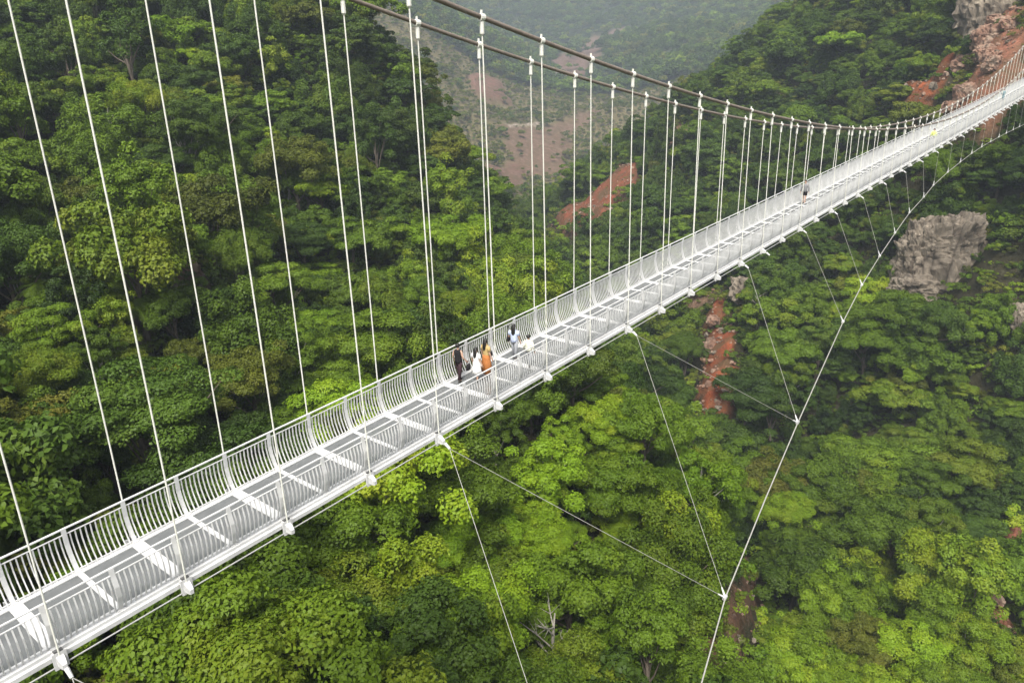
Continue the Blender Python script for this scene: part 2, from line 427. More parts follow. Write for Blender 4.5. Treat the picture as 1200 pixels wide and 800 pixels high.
me = mesh_np('hillside', V, FQ, ground_mat(), True, {'soil': ('FLOAT_COLOR', cola)})
hill = link(bpy.data.objects.new('hillside', me))
tag(hill, 'steep forested valley sides with red earth openings and far hazy mountains', 'hillside', kind='structure')

# haze: one even volume round everything
zmin, zmax = float(GZ.min()) - 1, max(float(GZ.max()), EYE[2]) + 30
mb = MB(); mb.box(EYE[0] - 3300, EYE[0] + 3300, EYE[1] - 3300, EYE[1] + 3300, zmin, zmax)
hm = bpy.data.materials.new('haze_air'); hm.use_nodes = True
hn = hm.node_tree.nodes; hn.clear()
pv = hn.new('ShaderNodeVolumePrincipled'); ho = hn.new('ShaderNodeOutputMaterial')
pv.inputs['Color'].default_value = (.76, .88, 1.0, 1)
pv.inputs['Density'].default_value = .00025
pv.inputs['Anisotropy'].default_value = .0
hm.node_tree.links.new(pv.outputs[0], ho.inputs['Volume'])
tag(mb.build('haze', hm), 'pale blue haze thickening toward the far mountains', 'haze', kind='stuff')

# ------------------------------------------------------------------ trees
def leaf_quads(P, N, L, W, rs):
    n = len(P)
    T = rs.normal(size=(n, 3)); T[:, 2] -= .5
    T -= N * (T * N).sum(1, keepdims=True); T /= np.linalg.norm(T, axis=1, keepdims=True) + 1e-9
    B = np.cross(N, T)
    L = L * (.7 + .6 * rs.rand(n, 1)); W = W * (.7 + .6 * rs.rand(n, 1))
    V = np.stack([P - T * L * .5, P + B * W * .5 + N * W * .18, P + T * L * .5 - N * L * .12, P - B * W * .5 + N * W * .18], 1).reshape(-1, 3)
    Fc = np.arange(4 * n).reshape(-1, 4)
    return V, Fc

def unit(v): return v / (np.linalg.norm(v, axis=-1, keepdims=True) + 1e-9)

def crown_points(seed, form, dens):
    rs = np.random.RandomState(seed)
    lob = []
    if form == 'round':
        Rr, Hc, zc, n = 3.4, 2.8, 5.3, 46
    elif form == 'tall':
        Rr, Hc, zc, n = 2.4, 4.0, 5.6, 46
    elif form == 'spread':
        Rr, Hc, zc, n = 4.0, 1.7, 6.2, 46
    elif form == 'airy':
        Rr, Hc, zc, n = 3.5, 3.0, 5.5, 64
    elif form == 'layered':
        Rr, Hc, zc, n = 3.7, 2.9, 5.0, 40
    elif form == 'drape':
        Rr, Hc, zc, n = 3.0, 4.4, 3.9, 70
    elif form == 'bamboo':
        Rr, Hc, zc, n = 3.6, 3.4, 4.6, 90
    else:  # bush
        Rr, Hc, zc, n = 1.7, 1.2, 1.1, 12
    off = rs.normal(size=3) * .35 * (Rr / 3.5); off[2] *= .3
    for k in range(n):
        d = unit(rs.normal(size=3)); d[2] = d[2] if d[2] > -.35 else -d[2] * .5
        d = unit(d)
        rr = rs.uniform(.55, 1.0) if k > n * .25 else rs.uniform(.1, .55)
        wob = 1 + .22 * math.sin(3 * math.atan2(d[1], d[0]) + seed) + .12 * math.sin(5 * math.atan2(d[1], d[0]) + 2 * seed)
        p = np.array([d[0] * Rr * rr * wob, d[1] * Rr * rr * wob, zc + d[2] * Hc * rr]) + off
        s = rs.uniform(.16, .29) * Rr if form != 'airy' else rs.uniform(.12, .22) * Rr
        if form == 'bamboo':      # arching sprays leaning out of one foot
            az = rs.uniform(0, 6.28); t_ = rs.uniform(.35, 1.0); ln = rs.uniform(.35, 1.0)
            d = unit(np.array([math.cos(az), math.sin(az), .25]))
            p = np.array([math.cos(az) * Rr * ln * t_ ** 1.6, math.sin(az) * Rr * ln * t_ ** 1.6, 8.2 * math.sin(t_ * 2.15) / 1.0 * (1 - .22 * ln)])
            s = rs.uniform(.12, .2) * Rr
        if form == 'drape' and rs.rand() < .5:
            p[2] = rs.uniform(1.0, 5.0); p[:2] = d[:2] / (np.hypot(*d[:2]) + 1e-6) * Rr * rs.uniform(.75, 1.05)
        lob.append((p, s, d))
    fl = {'layered': .38, 'drape': 1.15, 'bamboo': .9, 'spread': .55}.get(form, .62 + .3 * rs.rand())
    PP, NN, TT = [], [], []
    for p, s, d in lob:
        k = int(dens * s * s * 6.3)
        v = unit(unit(rs.normal(size=(k, 3))) + d * .55 + np.array([0, 0, .35]))
        rad = s * (.62 + .42 * rs.rand(k, 1) ** .6) * (1 + .22 * np.sin(v[:, :1] * 7 + seed) * np.cos(v[:, 1:2] * 6 + p[0]))
        flat = np.array([1.12, 1.12, 1.0]) * np.array([1, 1, fl * rs.uniform(.75, 1.25)]) * (1.25 if form == 'layered' else 1)
        PP.append(p + v * rad * flat)
        NN.append(unit(v * .8 + np.array([0, 0, .55]) + rs.normal(size=(k, 3)) * .42))
        TT.append(np.clip(rs.rand() * .7 + rs.rand(k) * .4 - .05, 0, 1))
    return np.concatenate(PP), np.concatenate(NN), np.concatenate(TT), lob, rs

def trunk_mb(lob, rs, form, top=4.6):
    t = MB()
    lean = rs.normal(size=2) * .35
    base = [np.array([0, 0, -1.2]), np.array([lean[0] * .3, lean[1] * .3, 1.2]), np.array([lean[0] * .7, lean[1] * .7, 2.9]), np.array([lean[0], lean[1], top])]
    t.tube(base, [.24, .19, .16, .10], 7)
    for i in rs.permutation(len(lob))[:9]:
        p = lob[i][0]
        a = base[2] * rs.uniform(.3, 1) + base[1] * 0
        a = base[1] + (base[3] - base[1]) * rs.uniform(.3, .95)
        mid = (a + p) / 2 + np.array([0, 0, -.25]) + rs.normal(size=3) * .15
        t.tube([a, mid, p], [.085, .055, .02], 5, False)
    return t

FORMS = [('round', 'mid'), ('round', 'dark'), ('airy', 'bright'), ('spread', 'mid'), ('tall', 'dark'), ('round', 'bright'), ('airy', 'olive'),
         ('spread', 'bright'), ('tall', 'mid'), ('round', 'olive'), ('airy', 'mid'), ('round', 'mid'), ('airy', 'dark'),
         ('layered', 'mid'), ('layered', 'dark'), ('drape', 'mid'), ('drape', 'bright'), ('bamboo', 'bright'), ('bamboo', 'mid'), ('layered', 'bright'), ('drape', 'dark')]
LEAF_SIZE = [1.0, .85, 1.1, 1.0, 1.15, 1.0, .9, .85, 1.1, 1.1, .8, 1.2, 1.0, 1.0, .9, 1.05, 1.1, .9, .9, 1.15, 1.0]
PROTO = []
for i, (form, tint) in enumerate(FORMS):
    L_ = LEAF_SIZE[i]
    P, N, T, lob, rs = crown_points(100 + i * 7, form, 165 / L_ ** 1.7)
    Vq, Fq = leaf_quads(P, N, 0.175 * L_, (.112 if form != 'bamboo' else .06) * L_, rs)
    cm = mesh_np('crown', Vq, Fq, LEAF[tint], False, {'tint': ('FLOAT', np.repeat(T, 4))})
    tm = trunk_mb(lob, rs, form).mesh('trunk', M_PALE if i in (2, 7, 10) else M_BARK, True)
    # one joined mesh of the same tree for the massed forest
    P2, N2, T2, lob2, rs2 = crown_points(100 + i * 7, form, 85)
    Vq2, Fq2 = leaf_quads(P2, N2, .265, .165, rs2)
    jm = mesh_np('forest_tree', Vq2, Fq2, LEAF[tint], False, {'tint': ('FLOAT', np.repeat(T2, 4))})
    P3, N3, T3, lob3, rs3 = crown_points(100 + i * 7, form, 5)
    Vq3, Fq3 = leaf_quads(P3, N3, 1.05, .72, rs3)
    fm = mesh_np('far_tree', Vq3, Fq3, LEAF[tint], False, {'tint': ('FLOAT', np.repeat(T3, 4))})
    PROTO.append((form, tint, cm, tm, jm, fm))
BUSH = []
for i, tint in enumerate(['mid', 'dark', 'bright', 'olive', 'mid']):
    P, N, T, lob, rs = crown_points(900 + i, 'bush', 75)
    Vq, Fq = leaf_quads(P, N, .24, .145, rs)
    BUSH.append(mesh_np('bush', Vq, Fq, LEAF[tint], False, {'tint': ('FLOAT', np.repeat(T, 4))}))

def proto_collection(name, meshes):
    c = bpy.data.collections.new(name)
    for i, me_ in enumerate(meshes):
        c.objects.link(bpy.data.objects.new('%s_%02d' % (name, i), me_))
    return c

def scatter(name, pts, idx, scl, rot, coll):
    me_ = mesh_np(name, pts, [], [], False)
    for nm, ty, key, arr in (('kidx', 'INT', 'value', idx), ('kscl', 'FLOAT_VECTOR', 'vector', scl), ('krot', 'FLOAT_VECTOR', 'vector', rot)):
        a = me_.attributes.new(nm, ty, 'POINT'); a.data.foreach_set(key, np.asarray(arr, np.int32 if ty == 'INT' else np.float32).ravel())
    o = link(bpy.data.objects.new(name, me_))
    g = bpy.data.node_groups.new(name + '_scatter', 'GeometryNodeTree')
    g.interface.new_socket(name='Geometry', in_out='INPUT', socket_type='NodeSocketGeometry')
    g.interface.new_socket(name='Geometry', in_out='OUTPUT', socket_type='NodeSocketGeometry')
    gi, go = g.nodes.new('NodeGroupInput'), g.nodes.new('NodeGroupOutput')
    ci = g.nodes.new('GeometryNodeCollectionInfo')
    ci.inputs['Collection'].default_value = coll
    ci.inputs['Separate Children'].default_value = True
    ci.inputs['Reset Children'].default_value = True
    ip = g.nodes.new('GeometryNodeInstanceOnPoints')
    ip.inputs['Pick Instance'].default_value = True
    g.links.new(gi.outputs[0], ip.inputs['Points'])
    g.links.new(ci.outputs[0], ip.inputs['Instance'])
    for nm, ty, sock in (('kidx', 'INT', 'Instance Index'), ('kscl', 'FLOAT_VECTOR', 'Scale'), ('krot', 'FLOAT_VECTOR', 'Rotation')):
        na_ = g.nodes.new('GeometryNodeInputNamedAttribute'); na_.data_type = ty
        na_.inputs['Name'].default_value = nm
        g.links.new(na_.outputs['Attribute'], ip.inputs[sock])
    g.links.new(ip.outputs[0], go.inputs[0])
    md = o.modifiers.new('scatter', 'NODES'); md.node_group = g
    return o

def jitter(r0, r1, q0, q1, s, rs, jit=.42):
    a, b = np.meshgrid(np.arange(r0, r1, s), np.arange(q0, q1, s * .9))
    a = a + (np.arange(a.shape[0])[:, None] % 2) * s * .5
    a = a + rs.uniform(-jit, jit, a.shape) * s; b = b + rs.uniform(-jit, jit, b.shape) * s
    return a.ravel(), b.ravel()

def view_px(P):
    d = np.asarray(P, float) - EYE
    z = d @ V_F
    return np.stack([600 + FPX * (d @ V_R) / z, 400 - FPX * (d @ V_U) / z], -1), z

rs = np.random.RandomState(11)
r, q = jitter(-330, 420, -45, 480, 4.9, rs)
rad = np.hypot(r, q)
ang = np.degrees(np.arctan2(r, q))
k = (rad < 440) & ((np.abs(ang) < 50) | (rad < 60)) & (rad > 9)
k &= rs.rand(len(r)) < np.where(rad < 330, 1, .82)
r, q, rad = r[k], q[k], rad[k]
mk, _ = bare(r, q)
k = (mk < .3) & (np.hypot((r - 101) / 13.5, (q - 165) / 11.5) > 1)
for nm_, mg in (('ravine', 3.6), ('gully', 5.0), ('bluff', 3.2), ('slip', 2.4), ('drybank', 2.6), ('rockslash', 2.5), ('seep', 2.0), ('scar', 4.5)):
    k &= poly_dist(PATCH[nm_], r, q) > mg
r, q, rad = r[k], q[k], rad[k]
z = ground(r, q)
cl = fbm(r / 30, q / 30, 51, 3)            # stands of lighter and darker kinds
brt = np.exp(-(((r - 12) / 34) ** 2 + ((q - 62) / 42) ** 2)) * .85 + np.exp(-(((r - 52) / 26) ** 2 + ((q - 74) / 18) ** 2)) * .95
lefty = np.exp(-(((r + 55) / 30) ** 2 + ((q - 130) / 40) ** 2)) * .25
val = cl * .55 + brt + lefty + rs.normal(size=len(r)) * .42 - .18
tint = np.where(val > .62, 'bright', np.where(val > -.12, 'mid', 'dark'))
ol = rs.rand(len(r)) < .04 + .02 * (r < -10)
tint = np.where(ol, 'olive', tint)
by = {t: [i for i, f in enumerate(FORMS) if f[1] == t] for t in LEAF}
kidx = np.array([by[t][rs.randint(len(by[t]))] for t in tint])
scl = np.clip(rs.lognormal(-.06, .36, len(r)), .45, 1.95) * np.where(rad > 250, 1.0, 1.02)
hsc = scl * rs.uniform(.82, 1.15, len(r))
rz = rs.uniform(0, 6.28, len(r))
X, Y = to_world(r, q)
POS = np.stack([X, Y, z], -1)
# keep crowns clear of the deck
top = z + 8.2 * hsc
u_, v_ = X, Y
clash = (np.abs(v_) < 5) & (u_ > -60) & (u_ < 215) & (top > .04 * u_ - 1.5)
keep = ~clash
r, q, rad, z, kidx, scl, hsc, rz, POS, top, tint = [a_[keep] for a_ in (r, q, rad, z, kidx, scl, hsc, rz, POS, top, tint)]
# which trees show: a sight line from the eye to the upper crown over the canopy
TOPP = POS + np.stack([np.zeros(len(r)), np.zeros(len(r)), 6.6 * hsc], -1)
px, dz = view_px(TOPP)
inview = (dz > 5) & (px[:, 0] > -25) & (px[:, 0] < 1225) & (px[:, 1] > -30) & (px[:, 1] < 840)
cand = np.where(inview)[0]
st = np.linspace(.06, .96, 40)
rr = r[cand][:, None] * st; qq = q[cand][:, None] * st
zz = EYE[2] + (TOPP[cand, 2] - EYE[2])[:, None] * st
clear = (zz > canopy(rr, qq) - 1.6).all(1)
vis = cand[clear]
size = scl[vis] / dz[vis]
order = vis[np.argsort(-size)]
SOLO = order[:296]
mass = np.ones(len(r), bool); mass[SOLO] = False
# ------------------------------------------------------------------ massed forest (past the 300 nearest)
fo = scatter('forest', POS[mass], kidx[mass], np.stack([scl, scl, hsc], -1)[mass], np.stack([rz * 0, rz * 0, rz], -1)[mass],
             proto_collection('forest_kind', [p[4] for p in PROTO]))
tag(fo, 'dense mass of broadleaf forest covering the upper and farther slopes', 'forest', kind='stuff')

rs = np.random.RandomState(23)
fr, fq = jitter(-900, 1250, 330, 1900, 8.2, rs)
_a, _b = jitter(-260, 260, 400, 900, 5.0, rs)
fr, fq = np.concatenate([fr, _a]), np.concatenate([fq, _b])
frad = np.hypot(fr, fq); fa = np.degrees(np.arctan2(fr, fq))
dens = np.where(frad < 880, .80 + .2 * (fbm(fr / 70, fq / 70, 61, 3) > .12), 1.0)
k = (frad > 430) & (frad < 1800) & (fa > -26) & (fa < 38) & (rs.rand(len(fr)) < dens)
fr, fq, frad = fr[k], fq[k], frad[k]
fmk, _ = bare(fr, fq)
k = (fmk < .4) | (rs.rand(len(fr)) < .06)
fr, fq, frad = fr[k], fq[k], frad[k]
fz = ground(fr, fq)
FX, FY = to_world(fr, fq)
fpt = np.stack([FX, FY, fz], -1)
# leave out what the valley shoulders hide
fp, fd = view_px(fpt + np.array([0, 0, 6.0]))
st = np.linspace(.1, .97, 50)
vz = np.ones(len(fr), bool)
for a in range(0, len(fr), 4000):
    s_ = slice(a, a + 4000)
    zz = EYE[2] + (fz[s_] + 8 - EYE[2])[:, None] * st
    vz[s_] = (zz > canopy(fr[s_][:, None] * st, fq[s_][:, None] * st) - 14).all(1)
vz &= (fp[:, 1] > -60) & (fp[:, 0] > -150) & (fp[:, 0] < 1350)
fr, fq, frad, fpt = fr[vz], fq[vz], frad[vz], fpt[vz]
fscl = np.clip(rs.lognormal(0, .28, len(fr)), .5, 1.8) * np.where(frad < 880, rs.choice([.30, .42, .62], len(fr), p=[.5, .35, .15]), 1.25)
tsel = rs.rand(len(fr))
fk = np.where(tsel < .38, 1, np.where(tsel < .62, 4, np.where(tsel < .82, 0, np.where(tsel < .93, 6, 9))))
fk = np.where((frad < 880) & (rs.rand(len(fr)) < .7), np.where(rs.rand(len(fr)) < .6, 6, 9), fk)
fo2 = scatter('far_forest', fpt, fk, np.repeat(fscl[:, None], 3, 1), np.stack([fr * 0, fr * 0, rs.uniform(0, 6.28, len(fr))], -1),
              proto_collection('far_kind', [p[5] for p in PROTO]))
tag(fo2, 'far scrub and forest fading into haze beyond the gorge', 'forest', kind='stuff')

ur, uq = jitter(-170, 190, 16, 340, 2.6, rs)
urad = np.hypot(ur, uq); ua = np.degrees(np.arctan2(ur, uq))
k = (np.abs(ua) < 46) & (urad < 330)
ur, uq = ur[k], uq[k]
umk, _ = bare(ur, uq)
k = (umk < .45) | (rs.rand(len(ur)) < .12)
ur, uq, umk = ur[k], uq[k], umk[k]
uz = ground(ur, uq)
UX, UY = to_world(ur, uq)
us = np.clip(rs.lognormal(0, .35, len(ur)), .5, 2.2) * np.where(umk > .3, .42, 1.05)
fo3 = scatter('undergrowth', np.stack([UX, UY, uz - .2], -1), rs.randint(0, len(BUSH), len(ur)), np.repeat(us[:, None], 3, 1),
              np.stack([ur * 0, ur * 0, rs.uniform(0, 6.28, len(ur))], -1), proto_collection('bush_kind', BUSH))
tag(fo3, 'low leafy undergrowth filling the gaps under the trees', 'undergrowth', kind='stuff')

# ------------------------------------------------------------------ bridge curves
U0, DD = 4.07597, 3.188152
def dk(u): return .0461731 * u - 1.5995e-5 * u * u + 1.1374e-7 * u ** 3
def dks(u): return .0461731 - 3.199e-5 * u + 3.4122e-7 * u * u
WC, UC, KC, ZC = 1.50458, 91.7491, .0015074, 6.72259
def cb(u): return ZC + KC * (u - UC) ** 2
HB = 1.56
def uj(j): return U0 + j * DD / 2

# ------------------------------------------------------------------ labels of the single trees
def hanger_x(i, side, y):
    u = U0 + DD * i; s = -1 if side == 'R' else 1
    p, _ = view_px(np.array([[u, s * WC, cb(u)], [u, s * HB, dk(u)]]))
    t = (y - p[0, 1]) / (p[1, 1] - p[0, 1])
    return p[0, 0] + t * (p[1, 0] - p[0, 0])
ORD = ['', 'first', 'second', 'third', 'fourth', 'fifth', 'sixth', 'seventh', 'eighth', 'ninth', 'tenth', 'eleventh', 'twelfth',
       'thirteenth', 'fourteenth', 'fifteenth', 'sixteenth', 'seventeenth', 'eighteenth', 'nineteenth', 'twentieth']
_e, _ = view_px(np.array([[uj(j), -1.45, dk(uj(j))] for j in range(-4, 90)]))
_t, _ = view_px(np.array([[uj(j), 1.45, dk(uj(j)) + 1.3] for j in range(-4, 90)]))
_b, _ = view_px(np.array([[U0 + DD * i, -1.9, dk(U0 + DD * i)] for i in range(0, 30)]))
FORMW = {'round': 'round-crowned', 'airy': 'loose-crowned', 'spread': 'flat-topped', 'tall': 'tall narrow', 'layered': 'tiered', 'drape': 'vine-draped', 'bamboo': 'arching feathery'}
TINTW = {'mid': 'mid-green', 'bright': 'bright yellow-green', 'dark': 'dark green', 'olive': 'olive-brown'}
def tree_place(x, y, dist, rq):
    x = min(max(x, 0), 1200)
    yt = np.interp(x, _t[:, 0], _t[:, 1]); ye = np.interp(x, _e[:, 0], _e[:, 1])
    if y < yt + 6:
        if x > 640 or rq > 1:
            n = sum(hanger_x(i, 'R', y) < x for i in range(0, 18))
            return 'beyond the deck, right of the %s near-side hanger rod' % ORD[max(1, n)], 'trees beyond the far deck'
        n = sum(hanger_x(i, s, y) < x for s in 'LR' for i in range(-1, 9))
        h = (yt - y)
        tier = 'just behind the railing' if h < 70 else 'low on the hillside' if h < 150 else 'halfway up the hillside' if h < 260 else 'high on the hillside' if h < 400 else 'near the hilltop'
        return '%s, right of the %s hanger rod' % (tier, ORD[max(1, n)]), 'trees on the hillside behind the bridge'
    n = int((_b[:, 0] < x).sum())
    h = y - ye
    if y < ye: return 'behind the deck edge above the %s outrigger bracket' % ORD[max(1, min(n, 20))], 'trees under the deck'
    tier = 'just under the deck' if h < 70 else 'a little below the deck' if h < 150 else 'well below the deck' if h < 260 else 'far down the slope' if h < 380 else 'deep in the gorge'
    if x < 870: return '%s, below the %s outrigger bracket' % (tier, ORD[min(max(1, n), 20)]), 'trees below the bridge'
    wx = np.interp(y, [150, 200, 300, 377, 495, 700, 800], [1190, 1112, 1031, 988, 935, 850, 822])
    side = 'inside the long wind cable' if x < wx else 'outside the long wind cable'
    ref = 'right of' if x > 1100 else 'left of'
    lev = 'above the grey cliff' if y < 250 else 'level with the cliff' if y < 345 else 'just below the cliff' if y < 430 else 'halfway down below the cliff' if y < 560 else 'far below the cliff' if y < 680 else 'at the gorge bottom'
    col_ = 'far right' if x > 1130 else 'right' if x > 1060 else 'middle' if x > 970 else 'inner'
    return '%s, %s' % (lev, {'far right': 'nearest the picture edge', 'right': 'well outside the wind cable', 'middle': 'outside the wind cable', 'inner': 'beside the wind cable'}[col_]), 'trees on the slope below the cliff'

items = []
for i in SOLO:
    form, tnt = FORMS[kidx[i]]
    pl, grp = tree_place(px[i, 0], px[i, 1], dz[i], r[i])
    items.append([i, '%s %s tree %s' % (TINTW[tnt], FORMW[form], pl), grp])
seen = {}
for it in items: seen.setdefault(it[1], []).append(it)
for lab, its in seen.items():
    if len(its) == 1: continue
    its.sort(key=lambda t: -scl[t[0]] / dz[t[0]])
    if len(its) == 2: names_ = ['larger', 'smaller']
    elif len(its) == 3: names_ = ['largest', 'middle-sized', 'smallest']
    elif len(its) == 4: names_ = ['largest', 'second largest', 'third largest', 'smallest']
    else: names_ = ['largest'] + ['%s largest' % ORD[k_] for k_ in range(2, len(its))] + ['smallest']
    for nm_, t in zip(names_, its): t[1] = nm_ + ' ' + t[1]
TREE_NAME = {'round': 'broadleaf_tree', 'airy': 'loose_crowned_tree', 'spread': 'spreading_tree', 'tall': 'tall_tree', 'layered': 'tiered_tree', 'drape': 'vine_draped_tree', 'bamboo': 'arching_tree'}
for i, lab, grp in items:
    form, tnt, cm, tm = PROTO[kidx[i]][:4]
    e = bpy.data.objects.new(TREE_NAME[form], None)
    e.empty_display_size = .5
    e.location = POS[i]; e.rotation_euler = (0, 0, rz[i]); e.scale = (scl[i], scl[i], hsc[i])
    COL.objects.link(e)
    tag(e, lab, 'tree', grp)
    for nm_, me_ in (('crown', cm), ('trunk', tm)):
        c_ = bpy.data.objects.new(nm_, me_); c_.parent = e; COL.objects.link(c_)

# ------------------------------------------------------------------ suspension bridge
BR = empty('suspension_bridge', (U0, 0, dk(U0)))
tag(BR, 'long white suspension footbridge with glass floor and curved railings crossing the gorge', 'bridge')
_off = Vector((U0, 0, dk(U0)))
def part(name, me_or_mb, mat=None, parent=BR, loc=None, rot=None, smooth=False):
    me_ = me_or_mb.mesh(name, mat, smooth) if isinstance(me_or_mb, MB) else me_or_mb
    o = bpy.data.objects.new(name, me_)
    COL.objects.link(o); o.parent = parent
    base = _off if parent is BR else Vector((0, 0, 0))
    o.location = (Vector(loc) - base) if loc is not None else -base
    if rot is not None: o.rotation_euler = rot
    return o
J0, J1 = -26, 132
SOLO_J = range(-3, 47)
def sweep(prof, j0=J0, j1=J1):
    mb_ = MB(); n = len(prof); V_, F_ = [], []
    for j in range(j0, j1 + 1):
        for (v, z_) in prof: V_.append((uj(j), v, dk(uj(j)) + z_))
    c = j1 - j0
    for a in range(c):
        for k_ in range(n):
            k2 = (k_ + 1) % n
            F_.append((a * n + k_, (a + 1) * n + k_, (a + 1) * n + k2, a * n + k2))
    F_.append(tuple(range(n))); F_.append(tuple(c * n + k_ for k_ in range(n - 1, -1, -1)))
    mb_.add(V_, F_); return mb_
gp = [(1.12, .02), (1.40, .02), (1.40, -.07), (1.47, -.09), (1.47, -.21), (1.12, -.21)]
part('edge_girder', sweep(gp), M_WHITE)
part('edge_girder', sweep([(-a, b) for a, b in gp][::-1]), M_WHITE)
for s in (1, -1):
    t = MB(); t.tube([(uj(j), s * 1.54, dk(uj(j)) - .34) for j in range(J0, J1 + 1)], .022, 6)
    part('edge_pipe', t, M_PIPE, smooth=True)

Lb = DD / 2
def beam_mesh(w, deep):
    b = MB(); b.box(-w / 2, w / 2, -1.118, 1.118, -deep, .006)
    b.box(-w / 2 - .035, w / 2 + .035, -1.118, 1.118, -deep - .02, -deep + .03)
    return b.mesh('cross_beam', M_WHITE)
WB, NB = .33, .15
ME_WIDE, ME_NARROW = beam_mesh(WB, .30), beam_mesh(NB, .24)
b = MB(); b.box(-(Lb - (WB + NB) / 2) / 2 + .004, (Lb - (WB + NB) / 2) / 2 - .004, -1.115, 1.115, -.035, -.004)
ME_GLASS = b.mesh('glass_panel', M_GLASS)
PROF = [(0.02, 0.0), (.22, .10), (.50, .18), (.80, .205), (1.13, .16)]
def prof_at(h): return float(np.interp(h, [p[0] for p in PROF], [p[1] for p in PROF]))
def rail_mesh(s):
    b_ = MB(); n = 11
    for k_ in range(n):
        x = -Lb / 2 + Lb * (k_ + 1) / (n + 1)
        b_.tube([(x, s * (1.27 + o_), h_) for h_, o_ in PROF], .023, 4, False)
    b_.tube([(-Lb / 2, s * 1.43, 1.15), (Lb / 2, s * 1.43, 1.15)], .022, 6, False)
    b_.tube([(-Lb / 2, s * 1.41, 1.33), (Lb / 2, s * 1.41, 1.33)], .032, 6, False)
    b_.tube([(-Lb / 2, s * 1.28, .07), (Lb / 2, s * 1.28, .07)], .018, 4, False)
    return b_
def post_mesh(s, w=.115):
    b_ = MB(); pr = PROF + [(1.33, .14)]
    V_, F_ = [], []
    for h_, o_ in pr:
        for dx in (-w / 2, w / 2):
            for dy in (-.03, .035): V_.append((dx, s * (1.27 + o_ + dy), h_))
    for a in range(len(pr) - 1):
        A, B = a * 4, a * 4 + 4
        for p_, q_ in ((0, 1), (1, 3), (3, 2), (2, 0)): F_.append((A + p_, A + q_, B + q_, B + p_))
    F_.append((0, 2, 3, 1)); e_ = (len(pr) - 1) * 4; F_.append((e_, e_ + 1, e_ + 3, e_ + 2))
    b_.add(V_, F_)
    b_.box(-w / 2 - .04, w / 2 + .04, min(s * 1.20, s * 1.36), max(s * 1.20, s * 1.36), .022, .05)
    return b_
RAIL = {s: rail_mesh(s) for s in (1, -1)}
POST = {s: post_mesh(s) for s in (1, -1)}
ME_RAIL = {s: RAIL[s].mesh('railing_panel', M_WHITE) for s in (1, -1)}
ME_POST = {s: POST[s].mesh('railing_post', M_WHITE, False) for s in (1, -1)}
rest = {'railing_panel': MB(), 'railing_post': MB(), 'glass_panel': MB(), 'cross_beam': MB()}
def place_all(mb_src, mb_dst, u):
    a = -math.atan(dks(u)); ca, sa = math.cos(a), math.sin(a); z0 = dk(u)
    V_ = [(u + x * ca + z_ * sa, y, z0 - x * sa + z_ * ca) for x, y, z_ in mb_src.v]
    mb_dst.add(V_, mb_src.f)
def as_mb(me_):
    m_ = MB(); m_.add([v.co for v in me_.vertices], [list(p.vertices) for p in me_.polygons]); return m_
mb_glass, mb_wide, mb_nar = as_mb(ME_GLASS), as_mb(ME_WIDE), as_mb(ME_NARROW)
GL_OFF = (WB - NB) / 4
for j in range(J0, J1):
    um = (uj(j) + uj(j + 1)) / 2
    ug = um + (GL_OFF if j % 2 == 0 else -GL_OFF)
    rot = (0, -math.atan(dks(um)), 0)
    if j in range(-3, 97): part('glass_panel', ME_GLASS, loc=(ug, 0, dk(ug)), rot=rot)
    else: place_all(mb_glass, rest['glass_panel'], ug)
    for s in (1, -1):
        if j in SOLO_J: part('railing_panel', ME_RAIL[s], loc=(um, 0, dk(um)), rot=rot)
        else: place_all(RAIL[s], rest['railing_panel'], um)
    u = uj(j); rot = (0, -math.atan(dks(u)), 0)
    if j in range(-3, 97): part('cross_beam', ME_WIDE if j % 2 == 0 else ME_NARROW, loc=(u, 0, dk(u)), rot=rot)
    else: place_all(mb_wide if j % 2 == 0 else mb_nar, rest['cross_beam'], u)
    for s in (1, -1):
        if j in SOLO_J: part('railing_post', ME_POST[s], loc=(u, 0, dk(u)), rot=rot)
        else: place_all(POST[s], rest['railing_post'], u)
for nm_, b_ in rest.items():
    o = part(nm_, b_, M_GLASS if nm_ == 'glass_panel' else M_WHITE); o['kind'] = 'stuff'

# main cables, hangers with clamps
for s in (1, -1):
    t = MB(); t.tube([(u, s * WC, cb(u)) for u in np.arange(-75, 236, 2.0)], .085 if s < 0 else .075, 10)
    part('main_cable', t, M_CABLE, smooth=True)
rest_h = MB()
for i in range(-13, 66):
    u = U0 + DD * i
    for s in (1, -1):
        a, z0 = np.array([u, s * WC, cb(u)]), np.array([u, s * HB, dk(u) - .12])
        dst = rest_h if not (-3 <= i <= 46) else MB()
        dst.tube([(0, 0, 0), tuple(z0 - a)] if dst is not rest_h else [a, z0], .023, 6)
        cl_ = MB() if dst is not rest_h else rest_h
        o0 = np.zeros(3) if dst is not rest_h else a
        cl_.tube([o0 + (0, 0, -.55), o0 + (0, 0, -.50), o0 + (0, 0, -.16), o0 + (0, 0, -.12)], [.04, .075, .075, .05], 8)
        cl_.tube([o0 + (-.10, 0, 0), o0 + (.10, 0, 0)], .115, 10)
        cl_.tube([o0 + (0, 0, .10), o0 + (0, 0, .22)], .04, 6)
        cl_.tube([o0 + (0, 0, -.14), o0 + (0, 0, -.06)], .05, 6)
        if dst is not rest_h:
            h_ = part('hanger_rod', dst, M_HANGER, loc=a)
            part('clamp', cl_, M_HANGER, parent=h_, loc=(0, 0, 0))
o = part('hanger_rod', rest_h, M_HANGER); o['kind'] = 'stuff'

